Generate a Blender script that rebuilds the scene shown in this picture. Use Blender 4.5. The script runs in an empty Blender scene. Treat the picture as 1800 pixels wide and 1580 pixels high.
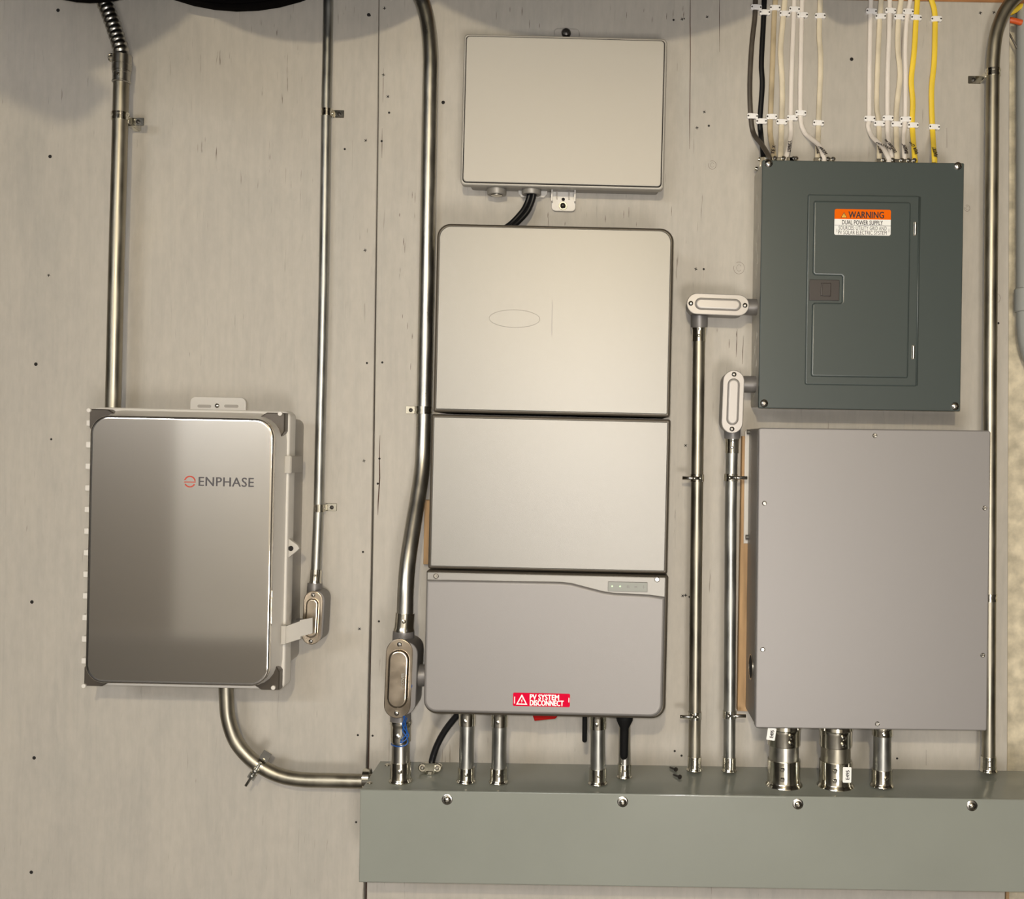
import bpy, bmesh, math, random
from mathutils import Vector, Matrix
random.seed(7)
C = bpy.context.scene.collection
SC = bpy.context.scene
R = math.radians

# ------------------------------------------------------------------ camera, light, exposure
F, D = 1850.0, 1.85            # focal length in pixels, lens to plywood in metres
VX, VY = 1047.0, 770.0         # where the lens axis meets the wall
ROLL, ZC = R(1.0), 1.5
cam = bpy.data.cameras.new('camera')
cam.sensor_width = 36.0
cam.lens = 36.0 * F / 1800.0
cam.shift_x = -(VX - 900.0) / 1800.0
cam.shift_y = -(790.0 - VY) / 1800.0
cam.clip_start = 0.02
co = bpy.data.objects.new('camera', cam)
co.matrix_world = Matrix.Translation((0, -D, ZC)) @ Matrix.Rotation(R(90), 4, 'X') @ Matrix.Rotation(ROLL, 4, 'Z')
C.objects.link(co)
SC.camera = co
wd = bpy.data.worlds.new('world')
SC.world = wd
wd.use_nodes = True
wd.node_tree.nodes['Background'].inputs[0].default_value = (0.8, 0.9, 1.0, 1)
wd.node_tree.nodes['Background'].inputs[1].default_value = 0.1
def lamp(name, kind, loc, energy, color, rot=(0, 0, 0), **kw):
    l = bpy.data.lights.new(name, kind)
    l.energy = energy
    l.color = color
    for k, v in kw.items():
        setattr(l, k, v)
    o = bpy.data.objects.new(name, l)
    o.location = loc
    o.rotation_euler = rot
    C.objects.link(o)
    return o
lamp('ceiling_bulb', 'POINT', (-0.06, -2.7, ZC + 0.66), 86.0, (1.0, 0.855, 0.60), shadow_soft_size=0.035)
lamp('phone_flash', 'POINT', (-0.015, -1.86, ZC + 0.02), 34.0, (0.98, 0.97, 0.985), shadow_soft_size=0.008)
lamp('back_fill', 'AREA', (-1.9, -3.70, 2.5), 60.0, (0.90, 0.94, 1.0), shape='RECTANGLE', size=1.6, size_y=0.3)  # added fill lamp, brightens the back wall for the cover's reflection
lamp('low_fill', 'AREA', (0.5, -3.3, 0.55), 36.0, (1.0, 0.945, 0.88), rot=(R(95), 0, R(6)), shape='DISK', size=0.7)  # added soft fill from low down, lifts the bottom of the wall
SC.view_settings.view_transform = 'Standard'
SC.view_settings.look = 'None'
SC.view_settings.gamma = 1.0
SC.view_settings.use_curve_mapping = False
SC.view_settings.exposure = -0.04

# ------------------------------------------------------------------ photograph pixel + depth -> place in the room
CR, SR = math.cos(ROLL), math.sin(ROLL)
def S(d):
    return (D - d) / F
def P(px, py, d=0.0):
    dx, dy = px - VX, VY - py
    s = S(d)
    return Vector(((dx * CR - dy * SR) * s, -d, ZC + (dx * SR + dy * CR) * s))

# ------------------------------------------------------------------ materials
MATS = {}
def mat(name, color, metal=0.0, rough=0.5, var=0.0, vscale=40.0, bump=0.0, bscale=200.0, stretch=(1, 1, 1), coat=0.0, emit=None, rvar=0.0, spec=0.5):
    m = bpy.data.materials.new(name)
    m.use_nodes = True
    nt = m.node_tree
    b = nt.nodes['Principled BSDF']
    b.inputs['Base Color'].default_value = (*color, 1)
    b.inputs['Metallic'].default_value = metal
    b.inputs['Roughness'].default_value = rough
    b.inputs['Coat Weight'].default_value = coat
    b.inputs['Coat Roughness'].default_value = 0.08
    b.inputs['Specular IOR Level'].default_value = spec
    if emit:
        b.inputs['Emission Color'].default_value = (*emit[0], 1)
        b.inputs['Emission Strength'].default_value = emit[1]
    tc = nt.nodes.new('ShaderNodeTexCoord')
    mp = nt.nodes.new('ShaderNodeMapping')
    mp.inputs['Scale'].default_value = stretch
    nt.links.new(tc.outputs['Object'], mp.inputs['Vector'])
    if var or rvar:
        n = nt.nodes.new('ShaderNodeTexNoise')
        n.inputs['Scale'].default_value = vscale
        n.inputs['Detail'].default_value = 5
        nt.links.new(mp.outputs[0], n.inputs['Vector'])
        if var:
            r = nt.nodes.new('ShaderNodeValToRGB')
            r.color_ramp.elements[0].position = 0.3
            r.color_ramp.elements[1].position = 0.7
            r.color_ramp.elements[0].color = (*[c * (1 - var) for c in color], 1)
            r.color_ramp.elements[1].color = (*[min(1, c * (1 + var)) for c in color], 1)
            nt.links.new(n.outputs['Fac'], r.inputs['Fac'])
            nt.links.new(r.outputs['Color'], b.inputs['Base Color'])
        if rvar:
            mr = nt.nodes.new('ShaderNodeMapRange')
            mr.inputs['From Min'].default_value = 0.3
            mr.inputs['From Max'].default_value = 0.7
            mr.inputs['To Min'].default_value = max(0.02, rough - rvar)
            mr.inputs['To Max'].default_value = rough + rvar
            nt.links.new(n.outputs['Fac'], mr.inputs['Value'])
            nt.links.new(mr.outputs[0], b.inputs['Roughness'])
    if bump:
        n2 = nt.nodes.new('ShaderNodeTexNoise')
        n2.inputs['Scale'].default_value = bscale
        n2.inputs['Detail'].default_value = 3
        nt.links.new(mp.outputs[0], n2.inputs['Vector'])
        bp = nt.nodes.new('ShaderNodeBump')
        bp.inputs['Strength'].default_value = bump
        bp.inputs['Distance'].default_value = 0.001
        nt.links.new(n2.outputs['Fac'], bp.inputs['Height'])
        nt.links.new(bp.outputs[0], b.inputs['Normal'])
    MATS[name] = m
    return m

def plywood_paint():
    m = mat('painted_plywood', (0.5, 0.46, 0.4), rough=0.55)
    nt = m.node_tree
    b = nt.nodes['Principled BSDF']
    L = nt.links
    tc = nt.nodes.new('ShaderNodeTexCoord')
    def noise(scale, st, detail=4, rough=0.55, dist=0.0):
        mp = nt.nodes.new('ShaderNodeMapping')
        mp.inputs['Scale'].default_value = st
        L.new(tc.outputs['Object'], mp.inputs['Vector'])
        n = nt.nodes.new('ShaderNodeTexNoise')
        n.inputs['Scale'].default_value = scale
        n.inputs['Detail'].default_value = detail
        n.inputs['Roughness'].default_value = rough
        n.inputs['Distortion'].default_value = dist
        L.new(mp.outputs[0], n.inputs['Vector'])
        return n.outputs['Fac']
    def ramp(fac, stops):
        r = nt.nodes.new('ShaderNodeValToRGB')
        els = r.color_ramp.elements
        while len(els) < len(stops):
            els.new(0.5)
        for e, (p, c) in zip(els, stops):
            e.position = p
            e.color = (*c, 1)
        L.new(fac, r.inputs['Fac'])
        return r.outputs['Color']
    def mix(kind, f, a, bb):
        x = nt.nodes.new('ShaderNodeMix')
        x.data_type = 'RGBA'
        x.blend_type = kind
        if isinstance(f, float):
            x.inputs[0].default_value = f
        else:
            L.new(f, x.inputs[0])
        L.new(a, x.inputs[6])
        L.new(bb, x.inputs[7])
        return x.outputs[2]
    fine = ramp(noise(60.0, (1.4, 1, 0.6), 3), [(0.3, (0.95, 0.95, 0.95)), (0.7, (1.04, 1.04, 1.04))])
    base = ramp(noise(3.2, (1.5, 1, 0.55), 7, 0.68, 0.4), [(0.3, (0.40, 0.378, 0.335)), (0.48, (0.452, 0.42, 0.368)), (0.6, (0.468, 0.434, 0.378)), (0.72, (0.49, 0.448, 0.38))])
    streak = ramp(noise(7.0, (9, 1, 0.7), 7, 0.72, 0.6), [(0.28, (0.88, 0.88, 0.89)), (0.55, (1, 1, 1)), (0.75, (1.03, 1.02, 1.01))])
    c1 = mix('MULTIPLY', 0.9, mix('MULTIPLY', 0.75, base, streak), fine)
    crack = ramp(noise(22.0, (11, 1, 0.6), 3, 0.55, 0.5), [(0.29, (0.35, 0.30, 0.27)), (0.335, (1, 1, 1)), (1.0, (1, 1, 1))])
    zone = ramp(noise(2.6, (1, 1, 0.7), 3), [(0.46, (0.04, 0.04, 0.04)), (0.64, (1, 1, 1))])
    c2 = mix('MULTIPLY', zone, c1, crack)
    L.new(c2, b.inputs['Base Color'])
    bp = nt.nodes.new('ShaderNodeBump')
    bp.inputs['Strength'].default_value = 0.10
    bp.inputs['Distance'].default_value = 0.001
    L.new(noise(70.0, (2.2, 1, 0.8), 4), bp.inputs['Height'])
    L.new(bp.outputs[0], b.inputs['Normal'])
    return m
plywood_paint()
mat('concrete', (0.60, 0.535, 0.40), rough=0.85, var=0.28, vscale=45, bump=0.5, bscale=60)
mat('gap_wood', (0.065, 0.030, 0.02), rough=0.9, var=0.3, vscale=30)
mat('raw_wood', (0.46, 0.29, 0.145), rough=0.7, var=0.25, vscale=14, stretch=(6, 6, 0.6), bump=0.3, bscale=40)
mat('beam_wood', (0.33, 0.15, 0.055), rough=0.7, var=0.3, vscale=14, stretch=(0.6, 6, 6))
mat('galvanized', (0.47, 0.455, 0.41), 1.0, 0.34, var=0.14, vscale=55, rvar=0.07, stretch=(1, 1, 0.35))
mat('galvanized_dull', (0.39, 0.39, 0.365), 1.0, 0.43, var=0.2, vscale=45, rvar=0.09, stretch=(1, 1, 0.4))
mat('galvanized_brown', (0.35, 0.325, 0.265), 1.0, 0.42, var=0.18, vscale=40, rvar=0.08, stretch=(1, 1, 0.4))
mat('flex_steel', (0.42, 0.41, 0.38), 1.0, 0.28, var=0.15, vscale=60)
mat('zinc_plate', (0.70, 0.68, 0.60), 1.0, 0.13, var=0.10, vscale=60)
mat('zinc_matte', (0.56, 0.545, 0.50), 1.0, 0.42, var=0.06, vscale=80)
mat('steel_screw', (0.62, 0.60, 0.56), 1.0, 0.22)
mat('dark_screw', (0.05, 0.045, 0.04), 0.6, 0.35)
mat('hole_black', (0.012, 0.010, 0.009), rough=0.9)
mat('brushed_cover', (0.74, 0.71, 0.665), 0.97, 0.075)
mat('grey_plastic', (0.68, 0.65, 0.60), rough=0.34)
mat('grey_plastic_mid', (0.50, 0.475, 0.43), rough=0.4)
mat('grey_plastic_dark', (0.40, 0.37, 0.33), rough=0.45)
mat('pocket_dark', (0.10, 0.085, 0.07), 0.5, 0.35)
mat('silver_paint', (0.25, 0.24, 0.22), 0.56, 0.43, bump=0.12, bscale=1400)
mat('silver_paint_dark', (0.262, 0.248, 0.238), 0.32, 0.47, bump=0.12, bscale=1400)
mat('frame_shade', (0.10, 0.085, 0.065), 0.4, 0.4)  # dark shade of the chamfered module edges, put into the housing colour
mat('frame_grey', (0.15, 0.145, 0.13), 0.3, 0.4)
mat('box_lid', (0.44, 0.415, 0.37), 0.25, 0.50, bump=0.05, bscale=1400)
mat('box_body', (0.27, 0.255, 0.23), 0.3, 0.45)
mat('taupe_paint', (0.275, 0.261, 0.254), 0.25, 0.44, bump=0.10, bscale=1300)
mat('taupe_side', (0.25, 0.235, 0.215), 0.2, 0.42)
mat('panel_grey', (0.056, 0.070, 0.067), rough=0.30, bump=0.04, bscale=900)
mat('panel_side', (0.55, 0.53, 0.47), 0.1, 0.5, var=0.1)
mat('latch_brown', (0.040, 0.033, 0.030), rough=0.4)
mat('trough_grey', (0.255, 0.268, 0.236), rough=0.13, var=0.035, vscale=6, coat=0.0, bump=0.03, bscale=900)
mat('cast_grey', (0.19, 0.18, 0.172), 0.35, 0.42)
mat('cast_light', (0.42, 0.395, 0.37), 0.35, 0.40)
mat('stamped_steel', (0.58, 0.50, 0.40), 1.0, 0.22, var=0.12, vscale=30, rvar=0.07)
mat('black_plastic', (0.005, 0.005, 0.005), rough=0.7, spec=0.15)
mat('black_cable', (0.006, 0.006, 0.007), rough=0.35, spec=0.35)
mat('black_matte', (0.003, 0.0025, 0.0025), rough=0.9, spec=0.05)
mat('cable_white', (0.78, 0.72, 0.655), rough=0.45, var=0.10, vscale=25, stretch=(1, 1, 0.4))
mat('cable_cream', (0.68, 0.60, 0.45), rough=0.5, var=0.28, vscale=22, stretch=(1, 1, 0.5))
mat('cable_tan', (0.47, 0.38, 0.24), rough=0.55, var=0.34, vscale=26, stretch=(1, 1, 0.5))
mat('cable_brown', (0.062, 0.050, 0.038), rough=0.45, var=0.2)
mat('cable_yellow', (0.85, 0.60, 0.045), rough=0.45, var=0.13, vscale=30, stretch=(1, 1, 0.4))
mat('cable_orange', (0.62, 0.10, 0.02), rough=0.45)
mat('clip_white', (0.86, 0.84, 0.82), rough=0.4)
mat('pvc_grey', (0.36, 0.37, 0.35), rough=0.4)
mat('ink', (0.02, 0.012, 0.012), rough=0.6)
mat('ink_grey', (0.07, 0.065, 0.07), rough=0.5)
mat('logo_red', (0.52, 0.06, 0.03), rough=0.5)
mat('sticker_white', (0.86, 0.86, 0.83), rough=0.5)
mat('sticker_orange', (0.80, 0.13, 0.0), rough=0.7, spec=0.1)
mat('sticker_yellow', (0.85, 0.50, 0.04), rough=0.5)
mat('sticker_red', (0.66, 0.0, 0.035), rough=0.7, spec=0.1)
mat('print_white', (0.95, 0.95, 0.92), rough=0.4)
mat('knob_red', (0.30, 0.004, 0.003), rough=0.7, spec=0.1)
mat('display_grey', (0.24, 0.25, 0.215), 0.0, 0.4)
mat('led_green', (0.5, 0.8, 0.4), rough=0.4, emit=((0.75, 1.0, 0.65), 0.35))
mat('wire_blue', (0.01, 0.09, 0.36), rough=0.4)
mat('room_paint', (0.78, 0.75, 0.70), rough=0.7, var=0.04, vscale=3)
mat('room_dark', (0.06, 0.054, 0.047), rough=0.8)
mat('ceiling_board', (0.20, 0.18, 0.155), rough=0.8, var=0.2, vscale=4)
mat('board_paint', (0.40, 0.375, 0.34), rough=0.6)
mat('door_paint', (0.44, 0.405, 0.36), rough=0.6)
mat('floor_concrete', (0.16, 0.15, 0.14), rough=0.7, var=0.15, vscale=4)

# ------------------------------------------------------------------ mesh helpers; local axes: u right, v up, w out of the wall
def B():
    return bmesh.new()
def loft(bm, rings, cap0=True, cap1=True):
    vs = [[bm.verts.new(p) for p in r] for r in rings]
    n = len(vs[0])
    for a, b in zip(vs[:-1], vs[1:]):
        for i in range(n):
            j = (i + 1) % n
            bm.faces.new((a[i], a[j], b[j], b[i]))
    if cap0:
        bm.faces.new(list(reversed(vs[0]))).select = True
    if cap1:
        bm.faces.new(vs[-1]).select = True
    return bm
def rr(u0, u1, v0, v1, r=0.0, n=6, rs=None):
    rs = rs or (r, r, r, r)          # lower left, lower right, upper right, upper left
    pts = []
    for (cx, cy, a0), q in zip(((u0, v0, 180), (u1, v0, 270), (u1, v1, 0), (u0, v1, 90)), rs):
        sx = 1 if cx == u0 else -1
        sy = 1 if cy == v0 else -1
        if q <= 0:
            pts.append((cx, cy))
            continue
        for k in range(n + 1):
            a = R(a0 + 90.0 * k / n)
            pts.append((cx + sx * q + q * math.cos(a), cy + sy * q + q * math.sin(a)))
    return pts
def stadium(cu, cv, hl, hw, n=10):
    pts = []
    for k in range(n + 1):
        a = R(180 * k / n)
        pts.append((cu + hw * math.cos(a), cv + hl - hw + hw * math.sin(a)))
    for k in range(n + 1):
        a = R(180 + 180 * k / n)
        pts.append((cu + hw * math.cos(a), cv - hl + hw + hw * math.sin(a)))
    return pts
def circle(cu, cv, r, n=20):
    return [(cu + r * math.cos(2 * math.pi * k / n), cv + r * math.sin(2 * math.pi * k / n)) for k in range(n)]
def inset(pts, b):
    n = len(pts)
    out = []
    for i in range(n):
        p0, p1, p2 = Vector(pts[i - 1]), Vector(pts[i]), Vector(pts[(i + 1) % n])
        e1, e2 = (p1 - p0).normalized(), (p2 - p1).normalized()
        n1, n2 = Vector((-e1.y, e1.x)), Vector((-e2.y, e2.x))
        q = n1 + n2
        l = q.length
        if l < 1e-6:
            out.append(tuple(p1 + n1 * b))
            continue
        q /= l
        out.append(tuple(p1 + q * (b / max(0.35, q.dot(n1)))))
    return out
def prism(bm, pts, w0, w1, bev=0.0, steps=3, deep=None):
    rings = [[(u, -w0, v) for u, v in pts]]
    if bev > 0:
        dp = deep or bev
        for k in range(steps + 1):
            a = R(90.0 * k / steps)
            q = inset(pts, bev * (1 - math.cos(a))) if k else pts
            rings.append([(u, -(w1 - dp + dp * math.sin(a)), v) for u, v in q])
    else:
        rings.append([(u, -w1, v) for u, v in pts])
    return loft(bm, rings)
def box(bm, u0, u1, v0, v1, w0, w1, bev=0.0):
    return prism(bm, rr(u0, u1, v0, v1), w0, w1, bev, 2)
def frame(axis):
    a = Vector(axis).normalized()
    ref = Vector((0, 0, 1)) if abs(a.z) < 0.9 else Vector((1, 0, 0))
    x = a.cross(ref).normalized()
    return a, x, a.cross(x).normalized()
def lathe(bm, p, axis, prof, seg=20, cap0=True, cap1=True):
    p = Vector(p)
    a, x, y = frame(axis)
    rings = []
    for t, r in prof:
        c = p + a * t
        rings.append([c + (x * math.cos(2 * math.pi * k / seg) + y * math.sin(2 * math.pi * k / seg)) * max(r, 1e-5) for k in range(seg)])
    return loft(bm, rings, cap0, cap1)
def spline(pts, sub=8):
    pts = [Vector(p) for p in pts]
    q = [pts[0] * 2 - pts[1]] + pts + [pts[-1] * 2 - pts[-2]]
    out = []
    for i in range(1, len(q) - 2):
        p0, p1, p2, p3 = q[i - 1:i + 3]
        for k in range(sub):
            t = k / sub
            out.append(0.5 * (2 * p1 + (p2 - p0) * t + (2 * p0 - 5 * p1 + 4 * p2 - p3) * t * t + (3 * p1 - p0 - 3 * p2 + p3) * t ** 3))
    out.append(pts[-1])
    return out
def tube(bm, path, ra, rb=None, seg=14, fn=None, cap=True):
    rb = rb or ra
    n = len(path)
    rings = []
    ref = Vector((0, -1, 0))
    s = 0.0
    for i, p in enumerate(path):
        t = (path[min(i + 1, n - 1)] - path[max(i - 1, 0)]).normalized()
        if i:
            s += (p - path[i - 1]).length
        nn = ref - t * ref.dot(t)
        if nn.length < 0.2:
            nn = Vector((1, 0, 0)) - t * t.x
        nn.normalize()
        sd = t.cross(nn)
        ring = []
        for k in range(seg):
            a = 2 * math.pi * k / seg
            m = fn(s, a) if fn else 1.0
            ring.append(p + sd * (ra * m * math.cos(a)) + nn * (rb * m * math.sin(a)))
        rings.append(ring)
    return loft(bm, rings, cap, cap)
def arcband(bm, p, axis, r_in, r_out, half, seg=24):
    a, x, y = frame(axis)
    p = Vector(p)
    rings = []
    for k in range(seg):
        c = x * math.cos(2 * math.pi * k / seg) + y * math.sin(2 * math.pi * k / seg)
        rings.append([p + c * r_in - a * half, p + c * r_out - a * half, p + c * r_out + a * half, p + c * r_in + a * half])
    vs = [[bm.verts.new(q) for q in r] for r in rings]
    for i in range(seg):
        A, Bq = vs[i], vs[(i + 1) % seg]
        for k in range(4):
            bm.faces.new((A[k], A[(k + 1) % 4], Bq[(k + 1) % 4], Bq[k]))

# ------------------------------------------------------------------ objects
MW = {}
def thing(name, label, cat, loc, rot=0.0, group=None, kind=None):
    o = bpy.data.objects.new(name, None)
    o.empty_display_size = 0.05
    o.location = loc
    o.rotation_euler = (0, R(rot), 0)
    if label:
        o['label'] = label
    if cat:
        o['category'] = cat
    if group:
        o['group'] = group
    if kind:
        o['kind'] = kind
    C.objects.link(o)
    MW[o] = Matrix.Translation(loc) @ Matrix.Rotation(R(rot), 4, 'Y')
    return o
def mesh(name, bm, m, angle=32.0, recalc=True):
    if recalc:
        bmesh.ops.recalc_face_normals(bm, faces=bm.faces[:])
    for f in bm.faces:
        f.smooth = not f.select
    lim = R(angle)
    for e in bm.edges:
        if len(e.link_faces) == 2 and e.calc_face_angle(0) > lim:
            e.smooth = False
    me = bpy.data.meshes.new(name)
    bm.to_mesh(me)
    bm.free()
    me.materials.append(MATS[m])
    return me
def root_of(o):
    while o not in MW:
        o = o.parent
    return o
def part(name, bm, m, parent, label=None, world=False, angle=32.0, kind=None):
    if world:
        bm.transform(MW[root_of(parent)].inverted())
    o = bpy.data.objects.new(name, mesh(name, bm, m, angle))
    o.parent = parent
    C.objects.link(o)
    if label:
        o['label'] = label
    if kind:
        o['kind'] = kind
    return o
def link(name, me, parent=None, loc=(0, 0, 0), rot=(0, 0, 0)):
    o = bpy.data.objects.new(name, me)
    o.parent = parent
    o.location = loc
    o.rotation_euler = rot
    C.objects.link(o)
    return o
def loc(root, px, py, d):
    q = MW[root].inverted() @ P(px, py, d)
    return q.x, q.z
def rect(root, tl, tr, br, bl, d):
    a, b, c, e = (loc(root, *q, d) for q in (tl, tr, br, bl))
    return (a[0] + e[0]) / 2, (b[0] + c[0]) / 2, (c[1] + e[1]) / 2, (a[1] + b[1]) / 2
def wall_root(px, py, d):
    q = P(px, py, d)
    return (q.x, 0.0, q.z)
def text_bm(body, width, height, cu, cv, w, rot=0.0, bold=0.0, spacing=1.0):
    width -= 2 * bold
    cu_ = bpy.data.curves.new('t', 'FONT')
    cu_.body = body
    cu_.space_character = spacing
    cu_.resolution_u = 3
    o = bpy.data.objects.new('t', cu_)
    C.objects.link(o)
    dg = bpy.context.evaluated_depsgraph_get()
    me = bpy.data.meshes.new_from_object(o.evaluated_get(dg))
    bpy.data.objects.remove(o)
    bm = bmesh.new()
    bm.from_mesh(me)
    bpy.data.meshes.remove(me)
    xs = [v.co.x for v in bm.verts]
    ys = [v.co.y for v in bm.verts]
    x0, x1, y0, y1 = min(xs), max(xs), min(ys), max(ys)
    c, s = math.cos(R(rot)), math.sin(R(rot))
    for v in bm.verts:
        a = ((v.co.x - x0) / (x1 - x0) - 0.5) * width
        b = ((v.co.y - y0) / (y1 - y0) - 0.5) * height
        v.co = Vector((cu + a * c - b * s, -w, cv + a * s + b * c))
    if bold:
        src = bm.faces[:]
        for k, (a, b) in enumerate(((-bold, 0), (bold, 0), (0, bold * .6), (0, -bold * .6))):
            g = bmesh.ops.duplicate(bm, geom=src)['geom']
            for v in g:
                if isinstance(v, bmesh.types.BMVert):
                    v.co += Vector((a * c - b * s, -0.00001 * (k + 1), a * s + b * c))
    for f in bm.faces:
        f.select = True
    return bm
def screw_bm(cu, cv, w, r, h=None, slot=True, ang=30.0):
    bm = B()
    h = h or r * 0.55
    lathe(bm, (cu, -w, cv), (0, -1, 0), [(0, r), (h * 0.4, r * 0.97), (h * 0.8, r * 0.7), (h, r * 0.3)], 16)
    return bm
def slot_bm(cu, cv, w, r, ang, cross=False):
    bm = B()
    for a in ([ang, ang + 90] if cross else [ang]):
        c, s = math.cos(R(a)), math.sin(R(a))
        hw = r * 0.13
        pts = [(cu + x * c - y * s, cv + x * s + y * c) for x, y in ((-r * .72, -hw), (r * .72, -hw), (r * .72, hw), (-r * .72, hw))]
        prism(bm, pts, w, w + r * 0.03)
    return bm
def screw(parent, cu, cv, w, r, m='steel_screw', ang=30.0, cross=False, name='screw', slot=True):
    s = part(name, screw_bm(cu, cv, w, r), m, parent)
    return s
def slotted(parent, cu, cv, w, r, m='steel_screw', ang=30.0, cross=False):
    bm = screw_bm(cu, cv, w, r)
    s = part('screw', bm, m, parent)
    if not isinstance(parent.parent, bpy.types.Object):
        part('slot', slot_bm(cu, cv, w + r * 0.50, r * 0.8, ang, cross), 'hole_black', s)
    return s

# ------------------------------------------------------------------ the room
TOPZ = P(1700, 3, 0).z
def struct(name, bm, m):
    o = part(name, bm, m, ROOM) if False else None
def setting(name, bm, m):
    o = bpy.data.objects.new(name, mesh(name, bm, m))
    o['kind'] = 'structure'
    C.objects.link(o)
    MW[o] = Matrix.Identity(4)
    return o
def slab(x0, x1, y0, y1, z0, z1):
    return box(B(), x0, x1, z0, z1, -y1, -y0)
XL, XR, YB, CZ = -3.3, 2.7, -3.9, 2.6
wall_front = setting('wall_front', slab(XL, XR, 0.05, 0.2, 0, CZ), 'concrete')
setting('floor', slab(XL, XR, YB, 0.2, -0.1, 0), 'floor_concrete')
ceiling = setting('ceiling', slab(XL, XR, YB, 0.2, CZ, CZ + 0.1), 'ceiling_board')
setting('wall_left', slab(XL - 0.1, XL, YB, 0.2, 0, CZ), 'room_dark')
setting('wall_right', slab(XR, XR + 0.1, YB, 0.2, 0, CZ), 'room_dark')
mb = setting('dark_reflect_board', slab(XL, XR, YB, YB + 0.015, 0, 0.44), 'board_paint')  # tall dark board added so the cover's reflection darkens at its bottom
DX = -2.16
setting('wall_back', slab(DX, XR, YB - 0.1, YB, 0, CZ), 'room_paint')
setting('door_1', slab(XL, DX, YB - 0.1, YB, 0, CZ), 'door_paint')

# plywood sheets with the open joint between them
def zz(py, px=655):
    return P(px, py, 0)
seam = [(666.5, -60, 0.8), (664.5, 200, 0.8), (661.5, 420, 1.0), (658.5, 640, 1.2), (655.0, 900, 1.6), (653.2, 1000, 1.8), (648.8, 1200, 2.2), (645.5, 1360, 2.6), (641.5, 1580, 3.0), (639.5, 1750, 3.2)]
lft = [P(x - g, y) for x, y, g in seam]
rgt = [P(x + g, y) for x, y, g in seam]
zb = 0.03
poly1 = [(-1.9, zb), (lft[-1].x - .004, zb)] + [(p.x, p.z) for p in reversed(lft)] + [(-1.9, lft[0].z)]
er = [P(1776, -60), P(1775, 60), P(1771, 1340), P(1767, 1570), P(1766, 1750)]
poly2 = [(rgt[-1].x, zb), (er[-1].x, zb)] + [(p.x, p.z) for p in reversed(er[1:-1])] + [(er[1].x + .0005, TOPZ), (rgt[0].x, TOPZ)] + [(p.x, p.z) for p in rgt[1:-1]]
pan1 = part('plywood_panel', prism(B(), poly1, -0.018, 0.0, 0.0012, 1), 'painted_plywood', wall_front)
pan2 = part('plywood_panel', prism(B(), poly2, -0.018, 0.0, 0.0012, 1), 'painted_plywood', wall_front)
bm = B(); box(bm, -0.5, -0.3, zb, TOPZ, -0.048, -0.02)
part('stud', bm, 'gap_wood', wall_front)
bm = B(); box(bm, P(1560, 0).x - 1.2, P(1765, 0).x + 0.05, TOPZ + 0.0008, TOPZ + 0.09, -0.035, -0.004, 0.001)
part('top_plate', bm, 'beam_wood', wall_front)
q0, q1 = P(1777.5, 400, -0.02), P(1783.5, 400, -0.02)
bm = B(); box(bm, q0.x, q1.x, P(1780, 1500).z, P(1780, 52, -0.02).z, -0.045, -0.03, 0.001)
q0, q1 = P(1768.5, 1570, -0.01), P(1774.5, 1570, -0.01)
bm = B(); box(bm, q0.x, q1.x, zb, P(1770, 1540).z, -0.045, -0.01, 0.001)
part('batten', bm, 'raw_wood', wall_front)

# screws and nail holes in the plywood
def wall_screw_mesh(dark):
    bm = B()
    r = 0.0038
    lathe(bm, (0, 0, 0), (0, -1, 0), [(0, r), (0.0004, r), (0.0006, r * 0.8)], 14)
    return mesh('screw', bm, 'hole_black' if dark else 'painted_plywood')
scr_hole = None
def cross_mesh():
    bm = B()
    for a in (20, 110):
        c, s = math.cos(R(a)), math.sin(R(a))
        pts = [(x * c - y * s, x * s + y * c) for x, y in ((-.0026, -.0006), (.0026, -.0006), (.0026, .0006), (-.0026, .0006))]
        prism(bm, pts, 0.0005, 0.0009)
    return mesh('recess', bm, 'hole_black')
def hole_mesh(r):
    bm = B()
    lathe(bm, (0, 0, 0), (0, -1, 0), [(0, r * 1.1), (0.0004, r), (0.0005, r * 0.5)], 12)
    return mesh('nail_hole', bm, 'hole_black')
head_me, cross_me, hole_me, big_me = wall_screw_mesh(False), cross_mesh(), hole_mesh(0.0018), hole_mesh(0.0029)
SCR = [(674, 132), (676, 15), (682, 170), (1199, 34), (1243, 30), (1225, 225), (1238, 197), (1223, 473), (1205, 783), (1200, 1047), (1723, 23), (1747, 22), (1205, 1046), (643, 247), (640, 810), (632, 1105), (642, 440), (86, 484)]
HOL = [(671, 248), (684, 198), (645, 638), (672, 637), (638, 970), (655, 1293), (629, 1292), (1246, 221), (1237, 473), (1212, 1049), (1198, 1328), (1186, 1320), (1755, 568), (606, 262), (626, 1445), (1577, 1333), (1202, 33), (666, 1092), (667, 806), (664, 850), (1184, 35), (650, 27), (90, 772), (1710, 880)]
BIG = [(102, 18), (88, 275), (56, 1058), (60, 1332), (55, 1533), (779, 180), (1497, 104), (63, 640), (648, 26)]
for px, py in SCR:
    pp = pan1 if px < 650 else pan2
    q = P(px, py, 0)
    link('screw', head_me, pp, (q.x, 0, q.z), (0, random.random() * 3, 0))
    link('recess', cross_me, pp, (q.x, 0, q.z), (0, random.random() * 3, 0))
for me, lst in ((hole_me, HOL), (big_me, BIG)):
    for px, py in lst:
        q = P(px, py, 0)
        link('nail_hole', me, pan1 if px < 655 else pan2, (q.x, 0, q.z))
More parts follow.
